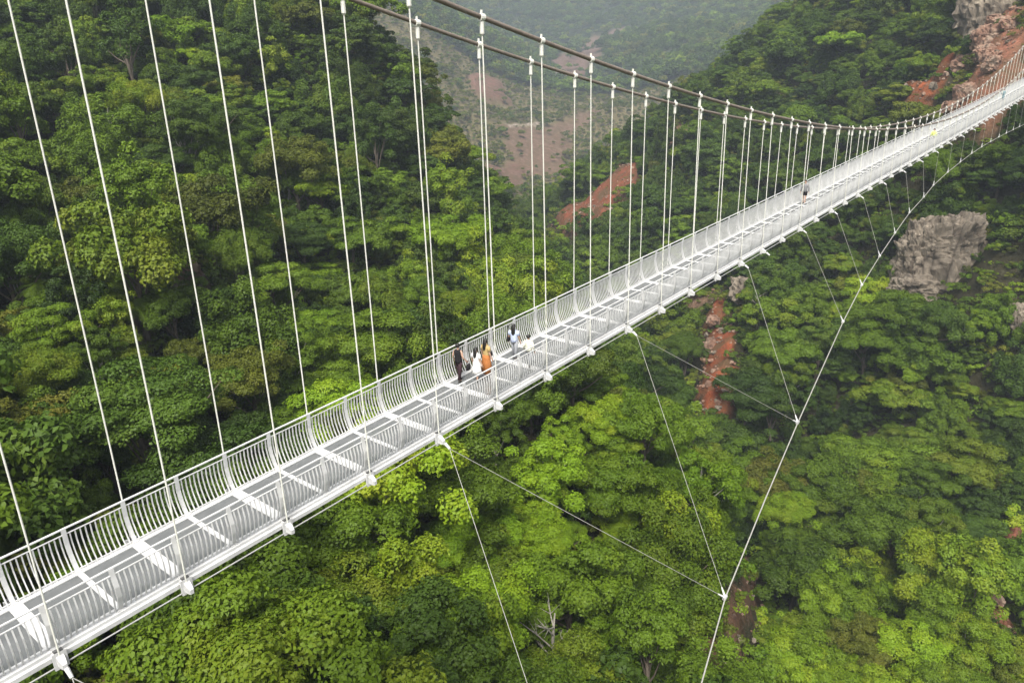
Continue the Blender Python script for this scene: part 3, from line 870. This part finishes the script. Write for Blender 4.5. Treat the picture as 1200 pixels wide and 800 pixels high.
# outrigger brackets under the hangers
def bracket(s):
    b_ = MB()
    V_ = []
    for (y, w, z0, z1) in ((1.40, .20, -.34, .0), (1.56, .18, -.33, -.06), (1.72, .14, -.34, -.14), (1.80, .10, -.33, -.20)):
        for dx in (-w / 2, w / 2):
            for z_ in (z0, z1): V_.append((dx, s * y, z_))
    F_ = []
    for a in range(3):
        A, B = a * 4, a * 4 + 4
        for p_, q_ in ((0, 1), (1, 3), (3, 2), (2, 0)): F_.append((A + p_, A + q_, B + q_, B + p_))
    F_ += [(0, 2, 3, 1), (12, 13, 15, 14)]
    b_.add(V_, F_)
    b_.box(-.16, .16, min(s * 1.51, s * 1.57), max(s * 1.51, s * 1.57), -.42, .03)
    return b_
for s in (-1, 1):
    bm_ = bracket(s).mesh('outrigger_bracket', M_WHITE)
    lug = MB(); lug.tube([(0, s * 1.84, -.29), (0, s * 2.06, -.44)], [.06, .045], 8)
    lm_ = lug.mesh('cable_lug', M_WHITE)
    bolt = MB(); bolt.box(-.10, .10, min(s * 1.46, s * 1.56), max(s * 1.46, s * 1.56), .031, .075)
    bt_ = bolt.mesh('bolt_plate', M_DARK)
    for i in range(-3, 47):
        u = U0 + DD * i
        o = part('outrigger_bracket', bm_, loc=(u, 0, dk(u)))
        if i <= 12: part('bolt_plate', bt_, parent=o, loc=(0, 0, 0))
        if (i % 2 == 1 and i > 12) or (i <= 12 and i % 4 == 0): part('cable_lug', lm_, parent=o, loc=(0, 0, 0))

# wind cable on the camera side with its ties
NODE = {5.62: (22.0, -9.72, -9.51), 7: (26.39, -8.63, -8.83), 9: (32.77, -7.72, -7.35), 11: (39.15, -6.86, -5.96), 15: (51.9, -5.12, -3.84), 17: (58.27, -4.39, -2.83), 19: (64.65, -3.83, -1.96),
        21: (71.03, -3.29, -1.24), 23: (77.4, -2.85, -.48), 25: (83.78, -2.57, .05), 27: (90.16, -2.05, 0.38), 29: (96.53, -2.05, 1.02), 31: (102.91, -2.05, 1.48), 33: (109.28, -2.05, 1.85), 35: (115.66, -2.05, 2.08), 37: (122.0, -2.05, 2.22), 39: (128.4, -2.05, 2.31), 41: (134.8, -2.05, 2.37), 43: (141.2, -2.05, 2.41), 45: (147.5, -2.05, 2.43), 47: (153.9, -2.05, 2.45), 52: (170, -2.05, 2.5)}
pts_ = [np.array(NODE[k_]) for k_ in sorted(NODE)]
d_ = pts_[0] - pts_[1]
d_ = np.array([-4.4, -.95, -.75])
start = [pts_[0] + d_ * k_ * 1.4 for k_ in range(6, 0, -1)]
t = MB(); t.tube(start + pts_, .031, 8)
part('wind_cable', t, M_TIE, smooth=True)
ZN = pts_[0] + d_ * 2.1
def tie(i, node, rad=.012):
    a = np.array([U0 + DD * i, -2.05, dk(U0 + DD * i) - .43]); n_ = np.asarray(node, float)
    t_ = MB(); t_.tube([(0, 0, 0), n_ - a], rad, 5)
    o_ = part('tie_cable', t_, M_TIE, loc=a)
    e_ = (n_ - a); L_ = np.linalg.norm(e_); c_ = MB(); c_.tube([e_ * (1 - .45 / L_), e_], [.03, .055], 6); c_.tube([e_ - (.12, 0, 0), e_ + (.12, .02, .02)], .085, 8)
    part('clamp', c_, M_WHITE, parent=o_, loc=(0, 0, 0))
tie(4, NODE[7]); tie(8, NODE[7]); tie(8, NODE[11]); tie(12, NODE[11]); tie(4, ZN); tie(0, ZN); tie(0, ZN + d_ * 2.2)
for i in range(15, 48, 2):
    tie(i, NODE[i], .013)

# ------------------------------------------------------------------ rocks
from mathutils import noise as mn
def rock_mat(name, c0, c1, c2, streak=True):
    mt, n, l, b = nodes_of(name)
    tc = n.new('ShaderNodeNewGeometry')
    mp = n.new('ShaderNodeMapping'); mp.inputs['Scale'].default_value = (1, 1, .28 if streak else 1)
    l.new(tc.outputs['Position'], mp.inputs[0])
    t = noise_tex(n, l, .32, 8, .62, mp.outputs[0], .4)
    rr_ = ramp(n, [(.30, c0), (.48, c1), (.66, c2)])
    l.new(t.outputs[0], rr_.inputs[0])
    v = n.new('ShaderNodeTexVoronoi'); v.feature = 'DISTANCE_TO_EDGE'; v.inputs['Scale'].default_value = .22
    t3 = noise_tex(n, l, .5, 4, .6, tc.outputs['Position'])
    wv = mix(n, l, mp.outputs[0], t3.outputs['Color'], .25); l.new(wv, v.inputs['Vector'])
    r3 = ramp(n, [(.0, (.25, .22, .2)), (.05, (.8, .8, .8)), (.2, (1, 1, 1))])
    l.new(v.outputs['Distance'], r3.inputs[0])
    c = mix(n, l, rr_.outputs[0], r3.outputs[0], .85, 'MULTIPLY')
    l.new(c, b.inputs['Base Color']); b.inputs['Roughness'].default_value = .9
    t2 = noise_tex(n, l, 1.6, 7, .7, mp.outputs[0])
    bp = n.new('ShaderNodeBump'); bp.inputs['Distance'].default_value = .5; bp.inputs['Strength'].default_value = .9
    l.new(t2.outputs[0], bp.inputs['Height']); l.new(bp.outputs[0], b.inputs['Normal'])
    return mt
M_ROCK = rock_mat('grey_pink_cliff_rock', (.075, .060, .043), (.185, .152, .113), (.33, .275, .21))
M_ROCKR = rock_mat('red_stained_rock', (.16, .075, .045), (.26, .15, .10), (.36, .27, .20), False)
def rock(name, rq, zc, half, seed, mat, label, cat='rock', rot=0.0, amp=.35, res=44, ex=.72, tilt=0.0, cellk=.22):
    x0, y0 = to_world(*rq)
    V_, F_ = [], []
    n1, n2 = res, res * 2
    for a in range(n1 + 1):
        for b_ in range(n2):
            ph = math.pi * a / n1; t_ = 2 * math.pi * b_ / n2
            d = Vector((math.sin(ph) * math.cos(t_), math.sin(ph) * math.sin(t_), math.cos(ph)))
            e = Vector((abs(d.x) ** ex * math.copysign(1, d.x), abs(d.y) ** ex * math.copysign(1, d.y), abs(d.z) ** ex * math.copysign(1, d.z)))
            q_ = d * 1.6 + Vector((seed, seed * 1.7, 0))
            f = 1 + amp * (mn.noise(q_) * .7 + mn.noise(q_ * 2.3) * .5 + mn.noise(q_ * 5.1) * .28 + mn.noise(q_ * 11.3) * .14)
            w_ = Vector((mn.noise(q_ * 3.1), mn.noise(q_ * 3.1 + Vector((9, 0, 0))), mn.noise(q_ * 3.1 + Vector((0, 9, 0))))) * .16
            cq = Vector((e.x * half[0], e.y * half[1], e.z * half[2] + e.x * half[0] * .35)) / max(half)
            f += amp * cellk * (.55 * (mn.cell(cq * 3.1 + w_ + Vector((seed, 0, 0))) - .5) + .35 * (mn.cell(cq * 6.7 + w_ * 1.5 + Vector((0, seed, 0))) - .5) + .16 * (mn.cell(cq * 15 + w_ * 2 + Vector((0, seed, 3))) - .5))
            V_.append((e.x * f * half[0], e.y * f * half[1], e.z * f * half[2] + tilt * e.x * half[0]))
    for a in range(n1):
        for b_ in range(n2):
            b2 = (b_ + 1) % n2
            F_.append((a * n2 + b_, (a + 1) * n2 + b_, (a + 1) * n2 + b2, a * n2 + b2))
    o = link(bpy.data.objects.new(name, mesh_np(name, V_, F_, mat, False)))
    o.location = (x0, y0, zc); o.rotation_euler = (0, 0, YAW - math.pi / 2 + rot)
    return tag(o, label, cat)
rock('cliff_face', (101.0, 174.5), -33.5, (8.8, 7.0, 12.0), 3.1, M_ROCK, 'large grey and pink cliff standing out of the trees on the right slope', 'cliff', rot=-.35, res=110, amp=.24, ex=.6, tilt=.30, cellk=.5)
rock('cliff_face', (93.5, 169), -38.0, (5.0, 5, 4.0), 8.4, M_ROCK, 'low grey rock ledge at the left foot of the large cliff', 'cliff', res=40)
rock('boulder', (101.5, 143.5), -36.5, (1.8, 2, 3.0), 12.2, M_ROCK, 'small pale rock among the trees below the large cliff', res=24)
rock('boulder', (61.5, 190.5), -42.5, (4.2, 3, 3.6), 5.2, M_ROCK, 'grey rock showing just under the far deck edge', res=30)
rock('boulder', (49.5, 177), -52.6, (1.4, 1.5, 2.0), 15.2, M_ROCKR, 'pale pinkish rock at the left edge of the red gully', res=24)
rock('boulder', (52.5, 187), -49.4, (1.6, 1.5, 1.3), 25.2, M_ROCKR, 'pink boulder at the head of the red gully', res=24)
rock('boulder', (66.5, 86.6), -58.2, (.9, .9, .6), 35.2, M_ROCKR, 'pink boulder in the small red seep low on the right', res=20)
rock('boulder', (118.5, 204.0), 4.4, (2.8, 2.5, 2.6), 41.2, M_ROCKR, 'orange boulder beside the deck at the foot of the red bluff', res=24)
rock('boulder', (115.2, 203.5), 1.0, (2.2, 2, 1.8), 45.2, M_ROCKR, 'lower orange boulder touching the far deck railing', res=24)
rock('rock_bluff', (138, 233), 25, (7.5, 6, 8), 51.2, M_ROCK, 'pale grey rock bluff above the red earth slope', 'cliff', res=40)
rock('boulder', (131.5, 219.0), 17.5, (4.5, 3.5, 4.0), 55.2, M_ROCKR, 'large red-stained boulder on the red earth slope', res=30)
rock('boulder', (127.5, 208.5), 12.0, (3.2, 3, 2.6), 58.2, M_ROCKR, 'red boulder just above the far deck railing', res=24)
rock('boulder', (135, 222), 15.5, (2.6, 3, 2.4), 61.2, M_ROCKR, 'rounded red boulder at the right side of the red slope', res=24)
rock('boulder', (119.5, 221.5), 6.0, (1.0, 1.0, 1.0), 64.2, M_ROCK, 'pale isolated rock between the red slip and the bluff', res=20)
rock('boulder', (-21.0, 33.2), -17.6, (.8, .7, .6), 71.2, M_ROCK, 'brown rock on the dry bank below the near deck', res=24)
rock('boulder', (-43.0, 99.5), -12.0, (1.1, 1.6, 2.4), 75.2, M_ROCKR, 'narrow pink rock slash in the trees behind the third hanger', res=24)

# ------------------------------------------------------------------ people
def skin_body(height, pose, mat):
    s = height / 1.70
    V_ = {'pelvis': (0, 0, .95, .115, .14), 'waist': (0, 0, 1.08, .095, .12), 'chest': (.01, 0, 1.27, .11, .15), 'neckb': (0, 0, 1.44, .06, .06), 'neck': (.01, 0, 1.50, .05, .05),
          'jaw': (.025, 0, 1.555, .066, .062), 'head': (.015, 0, 1.62, .088, .074), 'crown': (.005, 0, 1.685, .06, .055), 'nose': (.115, 0, 1.60, .016, .014)}
    E_ = [('pelvis', 'waist'), ('waist', 'chest'), ('chest', 'neckb'), ('neckb', 'neck'), ('neck', 'jaw'), ('jaw', 'head'), ('head', 'crown'), ('head', 'nose')]
    for sd, sg in (('l', 1), ('r', -1)):
        fx = pose.get('step', 0) * sg
        V_['hip' + sd] = (0, sg * .095, .90, .085, .085); V_['knee' + sd] = (.03 + fx * .5, sg * .09, .50, .056, .056)
        V_['ankle' + sd] = (fx, sg * .085, .085, .038, .038); V_['toe' + sd] = (fx + .15, sg * .095, .035, .032, .034)
        ex, ey, ez = pose.get('elbow' + sd, (-.03, .26, 1.12)); hx, hy, hz = pose.get('hand' + sd, (.06, .29, .88))
        V_['sh' + sd] = (0, sg * .175, 1.40, .055, .055); V_['el' + sd] = (ex, sg * ey, ez, .040, .040); V_['wr' + sd] = (hx, sg * hy, hz, .028, .028)
        dv = np.array([hx - ex, sg * (hy - ey), hz - ez]); dv /= np.linalg.norm(dv)
        pm = np.array([hx, sg * hy, hz]) + dv * .07
        V_['palm' + sd] = (*pm, .020, .038)
        side = np.cross(dv, (0, sg, 0)); side /= np.linalg.norm(side) + 1e-9
        E_ += [('pelvis', 'hip' + sd), ('hip' + sd, 'knee' + sd), ('knee' + sd, 'ankle' + sd), ('ankle' + sd, 'toe' + sd), ('chest', 'sh' + sd), ('sh' + sd, 'el' + sd), ('el' + sd, 'wr' + sd), ('wr' + sd, 'palm' + sd)]
        for k_, (o_, L_) in enumerate(((-.033, .066), (-.011, .078), (.011, .074), (.033, .058))):
            a = pm + side * o_ + dv * .03; b_ = a + dv * L_ + np.array([0, -sg * .012, 0])
            V_['f%d%s' % (k_, sd)] = (*b_, .0085, .0085); E_.append(('palm' + sd, 'f%d%s' % (k_, sd)))
        tb = np.array([hx, sg * hy, hz]) + dv * .04 + side * .055
        V_['th' + sd] = (*tb, .010, .010); E_.append(('wr' + sd, 'th' + sd))
    ks = list(V_)
    me_ = bpy.data.meshes.new('body')
    me_.from_pydata([tuple(c * s for c in V_[k_][:3]) for k_ in ks], [(ks.index(a), ks.index(b_)) for a, b_ in E_], [])
    o = bpy.data.objects.new('body', me_); COL.objects.link(o)
    o.modifiers.new('skin', 'SKIN'); sb = o.modifiers.new('sub', 'SUBSURF'); sb.levels = sb.render_levels = 1
    for k_, sv in zip(ks, me_.skin_vertices[0].data):
        sv.radius = (V_[k_][3] * s, V_[k_][4] * s); sv.use_root = (k_ == 'pelvis')
    dg = bpy.context.evaluated_depsgraph_get()
    nm = bpy.data.meshes.new_from_object(o.evaluated_get(dg))
    bpy.data.objects.remove(o); nm.materials.clear(); nm.materials.append(mat)
    nm.polygons.foreach_set('use_smooth', np.ones(len(nm.polygons), bool))
    return nm, {k_: np.array(V_[k_][:3]) * s for k_ in ks}, s
def loft(rings, n=16, cap=(True, True)):
    b_ = MB(); V_, F_ = [], []
    for (cx, cy_, cz, rx, ry) in rings:
        for k_ in range(n):
            t_ = 2 * math.pi * k_ / n; V_.append((cx + rx * math.cos(t_), cy_ + ry * math.sin(t_), cz))
    for a in range(len(rings) - 1):
        for k_ in range(n):
            k2 = (k_ + 1) % n; F_.append((a * n + k_, a * n + k2, (a + 1) * n + k2, (a + 1) * n + k_))
    if cap[0]: F_.append(tuple(range(n - 1, -1, -1)))
    if cap[1]: F_.append(tuple((len(rings) - 1) * n + k_ for k_ in range(n)))
    b_.add(V_, F_); return b_
M_SKIN = paint('skin', (.50, .31, .22), .5, .05, 20)
def cloth(name, c): return paint(name, c, .85, .18, 9.0, 0, .2)
def person(loc, face, height, label, shirt, legs, legkind, hair='short', sleeve='short', pose=None, hat=None):
    pose = pose or {'step': .12}
    rt = empty('person', loc, face)
    tag(rt, label, 'person')
    me_, J, s = skin_body(height, pose, M_SKIN)
    link(bpy.data.objects.new('body', me_), rt)
    z = lambda a: a * s
    mb_ = loft([(0, 0, z(.86), z(.145), z(.185)), (0, 0, z(1.0), z(.135), z(.175)), (0, 0, z(1.12), z(.128), z(.165)), (.01 * s, 0, z(1.28), z(.145), z(.195)), (0, 0, z(1.40), z(.115), z(.19)), (0, 0, z(1.455), z(.075), z(.09))])
    for sd in 'lr':
        a, e_, w_ = J['sh' + sd], J['el' + sd], J['wr' + sd]
        if sleeve == 'long': mb_.tube([a * 1.0, e_, w_], [z(.075), z(.062), z(.048)], 8)
        elif sleeve == 'short': mb_.tube([a, a + (e_ - a) * .75], [z(.078), z(.068)], 8)
    mb_.build('shirt', shirt, rt, True)
    if legkind == 'trousers':
        t_ = loft([(0, 0, z(.80), z(.12), z(.17)), (0, 0, z(.90), z(.14), z(.18)), (0, 0, z(1.0), z(.13), z(.17))])
        for sd in 'lr': t_.tube([J['hip' + sd], J['knee' + sd], J['ankle' + sd] + (0, 0, z(.03))], [z(.105), z(.080), z(.062)], 10)
        t_.build('trousers', legs, rt, True)
    elif legkind == 'shorts':
        t_ = loft([(0, 0, z(.80), z(.12), z(.17)), (0, 0, z(.90), z(.14), z(.18)), (0, 0, z(1.0), z(.13), z(.17))])
        for sd in 'lr': t_.tube([J['hip' + sd], J['hip' + sd] * .25 + J['knee' + sd] * .75], [z(.11), z(.10)], 10)
        t_.build('shorts', legs, rt, True)
    else:
        lo = .42 if legkind == 'dress' else .16
        t_ = loft([(0, 0, z(lo), z(.24), z(.27)), (0, 0, z(.6), z(.20), z(.24)), (0, 0, z(.85), z(.165), z(.205)), (0, 0, z(1.02), z(.135), z(.17))])
        for k_, v in enumerate(t_.v):
            if k_ < 32:
                an = math.atan2(v[1], v[0]); f = 1 + .09 * math.sin(an * 7); t_.v[k_] = (v[0] * f, v[1] * f, v[2])
        t_.build('dress' if legkind == 'dress' else 'skirt', legs, rt, True)
    h_ = loft([(-.01 * s, 0, z(1.57), z(.078), z(.085)), (-.012 * s, 0, z(1.62), z(.102), z(.098)), (-.008 * s, 0, z(1.68), z(.096), z(.090)), (0, 0, z(1.725), z(.066), z(.060)), (0, 0, z(1.74), z(.02), z(.02))])
    for k_, v in enumerate(h_.v):     # keep the face clear
        if v[0] > .05 * s and v[2] < z(1.66): h_.v[k_] = (v[0] * .45, v[1], v[2])
    if hair == 'long':
        g_ = loft([(-.10 * s, 0, z(1.20), z(.03), z(.07)), (-.105 * s, 0, z(1.32), z(.045), z(.10)), (-.09 * s, 0, z(1.46), z(.05), z(.105)), (-.065 * s, 0, z(1.60), z(.06), z(.095)), (-.04 * s, 0, z(1.68), z(.05), z(.07))])
        h_.add(g_.v, g_.f)
    h_.build('hair', M_HAIR, rt, True)
    for sd in 'lr':
        a, t_ = J['ankle' + sd], J['toe' + sd]
        sh = loft([(a[0] + .055 * s, a[1], 0, z(.125), z(.046)), (a[0] + .055 * s, a[1], z(.03), z(.128), z(.048)), (a[0] + .03 * s, a[1], z(.07), z(.09), z(.044)), (a[0], a[1], z(.10), z(.05), z(.045))], 10)
        sh.build('shoe', M_SHOE, rt, True)
    return rt, J
M_HAIR = paint('black_hair', (.012, .010, .009), .45, .2, 30)
M_SHOE = paint('dark_shoe', (.05, .045, .04), .6, .2, 20)
C_BLACK = cloth('black_cloth', (.018, .016, .018)); C_PLUM = cloth('dark_plum_cloth', (.045, .025, .03)); C_WHITE = cloth('white_cloth', (.78, .77, .74))
C_YEL = cloth('mustard_cloth', (.46, .33, .14)); C_ORANGE = cloth('orange_cloth', (.44, .17, .055)); C_BLUE = cloth('pale_blue_cloth', (.50, .56, .72))
C_GREY = cloth('grey_cloth', (.22, .22, .22)); C_CREAM = cloth('cream_cloth', (.72, .72, .60)); C_LIME = cloth('lime_cloth', (.70, .78, .25)); C_TEAL = cloth('teal_grey_cloth', (.25, .34, .36)); C_DENIM = cloth('grey_trousers', (.30, .31, .33))
def on_deck(u, v): return (u, v, dk(u) + .008)
person(on_deck(20.55, .92), 0.15, 1.60, 'person in black top and dark plum trousers walking beside the left railing', C_BLACK, C_PLUM, 'trousers', 'short', 'none', {'step': .14, 'handr': (.16, .30, .92), 'handl': (.10, .28, .90)})
person(on_deck(20.95, .30), .05, 1.42, 'person in white dress walking between the plum trousers and the orange skirt', C_WHITE, C_WHITE, 'dress', 'long', 'short', {'step': .1})
person(on_deck(21.55, .30), -.1, 1.58, 'person in mustard top and long orange skirt walking ahead of white dress', C_YEL, C_ORANGE, 'skirt', 'long', 'short', {'step': .1})
person(on_deck(23.55, .45), .3, 1.55, 'person in pale blue shirt with black shoulder bag', C_BLUE, C_DENIM, 'trousers', 'long', 'short', {'step': .1})
person(on_deck(23.2, -.62), .2, 1.40, 'person in cream shirt and grey trousers beside the near railing', C_CREAM, C_DENIM, 'trousers', 'short', 'long', {'step': .12})
person(on_deck(59.1, .75), 3.3, 1.72, 'person in grey shirt and black shorts far along the deck', C_GREY, C_BLACK, 'shorts', 'short', 'long', {'step': .14})
person(on_deck(93.2, -.75), 3.2, 1.6, 'tiny person in lime top where the cables cross the far deck', C_LIME, C_WHITE, 'trousers', 'short', 'long', {'step': .1})
person(on_deck(143.0, .3), 3.2, 1.65, 'tiny person in teal grey clothes at the far end of the deck', C_TEAL, C_TEAL, 'trousers', 'short', 'long', {'step': .1})
def bag(name, loc, rz, size, strap, label, cat):
    e = empty(name, loc, rz); tag(e, label, cat)
    w, d, h = size
    b_ = loft([(0, 0, 0, w * .46, d * .46), (0, 0, h * .15, w * .5, d * .5), (0, 0, h * .8, w * .45, d * .42), (0, 0, h, w * .38, d * .25)], 14)
    b_.build('pouch', C_BLACK, e, True)
    t_ = MB(); t_.tube([(w * .35, 0, h * .9), (w * .3, 0, h + strap * .6), (0, 0, h + strap), (-w * .3, 0, h + strap * .6), (-w * .35, 0, h * .9)], .012, 6)
    t_.build('strap', C_BLACK, e, True)
u_ = 20.55
bag('handbag', (20.55 + .20, .92 - .34, dk(20.75) + .50), .2, (.32, .14, .24), .16, 'black handbag hanging from hand of person in plum trousers', 'handbag')
bag('belt_pouch', (21.55 + .05, .30 - .235, dk(21.6) + .92), 0.0, (.18, .09, .16), .06, 'small black pouch at the hip of the orange skirt', 'pouch')
bag('shoulder_bag', (23.5, .72, dk(23.5) + .80), .3, (.30, .14, .26), .42, 'black shoulder bag at the side of pale blue shirt', 'shoulder bag')

# ------------------------------------------------------------------ palms and bare trees standing out of the forest
def gz_at(r_, q_): return float(ground(np.array([float(r_)]), np.array([float(q_)]))[0])
def palm(rq, h, seed, label):
    rs_ = np.random.RandomState(seed); x0, y0 = to_world(*rq)
    e = empty('palm_tree', (x0, y0, gz_at(*rq)), rs_.uniform(0, 6.28)); tag(e, label, 'palm', 'palms among the broadleaf trees')
    t = MB(); t.tube([(0, 0, -1), (.1, .05, h * .5), (.25, .1, h)], [.20, .16, .13], 8); t.build('trunk', M_BARK, e, True)
    Vs, Fs, n_ = [], [], 0
    for k_ in range(17):
        az = k_ * 2.4 + rs_.uniform(-.2, .2); el = rs_.uniform(.15, 1.2); L_ = rs_.uniform(2.6, 3.5)
        d = np.array([math.cos(az), math.sin(az), 0]); pts = []
        for a in np.linspace(0, 1, 15):
            pts.append(np.array([.25, .1, h]) + d * L_ * (a * math.cos(el) + a * a * .22) + np.array([0, 0, L_ * (a * math.sin(el) - a * a * (.55 + .5 * math.sin(el)))]))
        for a in range(1, 15):
            tg = unit(pts[a] - pts[a - 1]); sd = unit(np.cross(tg, (0, 0, 1.0))); w = .78 * math.sin(math.pi * min(1, (a + 1.5) / 16)) ** .6
            for sg in (1, -1):
                for f_ in (0, .5):
                    b0 = pts[a - 1] + (pts[a] - pts[a - 1]) * f_; tip = b0 + sd * sg * w + tg * w * .55 + np.array([0, 0, -w * .35])
                    Vs += [b0, b0 + tg * .09, tip + tg * .02, tip]; Fs.append((n_, n_ + 1, n_ + 2, n_ + 3)); n_ += 4
        for a in range(14):
            sd = np.array([-d[1], d[0], 0]) * .025
            Vs += [pts[a] - sd, pts[a] + sd, pts[a + 1] + sd, pts[a + 1] - sd]; Fs.append((n_, n_ + 1, n_ + 2, n_ + 3)); n_ += 4
    me_ = mesh_np('crown', Vs, np.array(Fs), LEAF['mid'], False, {'tint': ('FLOAT', np.full(len(Vs), .35))})
    link(bpy.data.objects.new('crown', me_), e)
palm((-46.5, 84.5), 8.2, 1, 'feathery palm crown showing between the first two hanger rods, above the railing')
palm((-50.5, 80.0), 7.4, 2, 'shorter feathery palm left of its taller palm neighbour')
palm((-41.5, 80.0), 7.2, 3, 'low palm right of the tall palm on the hillside')
palm((37.0, 86.0), 7.0, 4, 'palm crown beside the brown ravine near the wind cable')
def bare_tree(rq, h, seed, mat, label, spread=1.0):
    rs_ = np.random.RandomState(seed); x0, y0 = to_world(*rq)
    e = empty('bare_tree', (x0, y0, gz_at(*rq)), 0); tag(e, label, 'tree')
    t = MB(); t.tube([(0, 0, -1), (.1, 0, h * .35), (-.05, .15, h * .7), (.2, .1, h)], [.22, .18, .13, .05], 8); t.build('trunk', mat, e, True)
    b_ = MB()
    for k_ in range(11):
        z0 = h * rs_.uniform(.4, .95); az = rs_.uniform(0, 6.28); L_ = h * rs_.uniform(.18, .36) * spread
        d = np.array([math.cos(az), math.sin(az), rs_.uniform(.3, 1.1)]); a = np.array([.05, .08, z0]); m_ = a + d * L_ * .5 + rs_.normal(size=3) * .12
        b_.tube([a, m_, a + d * L_ + rs_.normal(size=3) * .2], [.075, .05, .018], 5, False)
        for q_ in range(3):
            d2 = unit(d + rs_.normal(size=3) * .7); b_.tube([m_, m_ + d2 * L_ * .45], [.035, .01], 4, False)
    b_.build('branches', mat, e, True)
bare_tree((2.6, 47.2), 8.0, 5, M_PALE, 'dead pale trunk with broken limbs below the fourth outrigger bracket')
bare_tree((-64.5, 128.5), 10.5, 7, M_PALE, 'bare pale forked tree high on the hillside between second and third hanger rods', .9)
bare_tree((62, 181), 9.0, 8, M_PALE, 'leafless grey tree under the far deck beside the red gully')
rs_ = np.random.RandomState(77)
for k_, (r_, q_, s_, w_) in enumerate([(124.5, 203.5, 2.3, 'squat red boulder above the deck end beside the orange boulders'), (127, 212, 2.8, 'tilted red boulder midway up the red bluff'), (133.5, 214.5, 2.2, 'small red boulder at the picture edge above the deck'),
        (121.5, 210.5, 1.9, 'pinkish boulder at the left border of the red bluff'), (129.5, 224, 3.2, 'broad pink boulder below the pale rock bluff'), (136.5, 226.5, 2.6, 'pale pink boulder under the rock bluff at the edge'), (117, 206.5, 1.5, 'lowest small pink boulder left of the red bluff'),
        (45.0, 160.5, .9, 'small pale stone lying low in the red gully')]):
    rock('boulder', (r_, q_), gz_at(r_, q_) + s_ * .25, (s_ * rs_.uniform(.9, 1.3), s_ * rs_.uniform(.8, 1.1), s_ * rs_.uniform(.75, 1.05)), 101.3 + 7 * k_, M_ROCKR, w_, res=24, rot=rs_.uniform(0, 3))

# loose rubble on the bare earth, too much to count
rs = np.random.RandomState(91)
stones = []
for k_ in range(5):
    V_, F_ = [], []
    for a in range(6):
        for b_ in range(8):
            ph, t_ = math.pi * a / 5, 2 * math.pi * b_ / 8
            d = Vector((math.sin(ph) * math.cos(t_), math.sin(ph) * math.sin(t_), math.cos(ph)))
            f = 1 + .55 * mn.noise(d * 1.7 + Vector((k_ * 9.1, 0, 0))) + .25 * mn.noise(d * 4 + Vector((k_ * 3.3, 5, 0)))
            V_.append((d.x * f, d.y * f * .85, d.z * f * .65))
    for a in range(5):
        for b_ in range(8):
            F_.append((a * 8 + b_, (a + 1) * 8 + b_, (a + 1) * 8 + (b_ + 1) % 8, a * 8 + (b_ + 1) % 8))
    stones.append(mesh_np('stone', V_, F_, M_ROCKR if k_ else M_ROCK))
sr, sq = [], []
for nm_, dens_ in (('gully', .55), ('bluff', .5), ('slip', .4), ('scar', .22), ('ravine', .4), ('seep', .5), ('drybank', 1.2), ('screefoot', .4)):
    P_ = np.array(PATCH[nm_]); lo, hi = P_.min(0) - 3, P_.max(0) + 3
    n_ = int((hi - lo).prod() * dens_)
    a, b_ = rs.uniform(lo[0], hi[0], n_), rs.uniform(lo[1], hi[1], n_)
    ok = poly_dist(PATCH[nm_], a, b_) < 1.5
    sr.append(a[ok]); sq.append(b_[ok])
sr, sq = np.concatenate(sr), np.concatenate(sq)
sx, sy = to_world(sr, sq)
ss = np.clip(rs.lognormal(-1.35, .55, len(sr)), .1, .9)
ru = scatter('rubble', np.stack([sx, sy, ground(sr, sq)], -1), rs.randint(0, 5, len(sr)), np.repeat(ss[:, None], 3, 1),
             np.stack([rs.uniform(-.4, .4, len(sr)), rs.uniform(-.4, .4, len(sr)), rs.uniform(0, 6.28, len(sr))], -1), proto_collection('stone_kind', stones))
tag(ru, 'loose reddish stones strewn over the bare earth patches', 'rubble', kind='stuff')
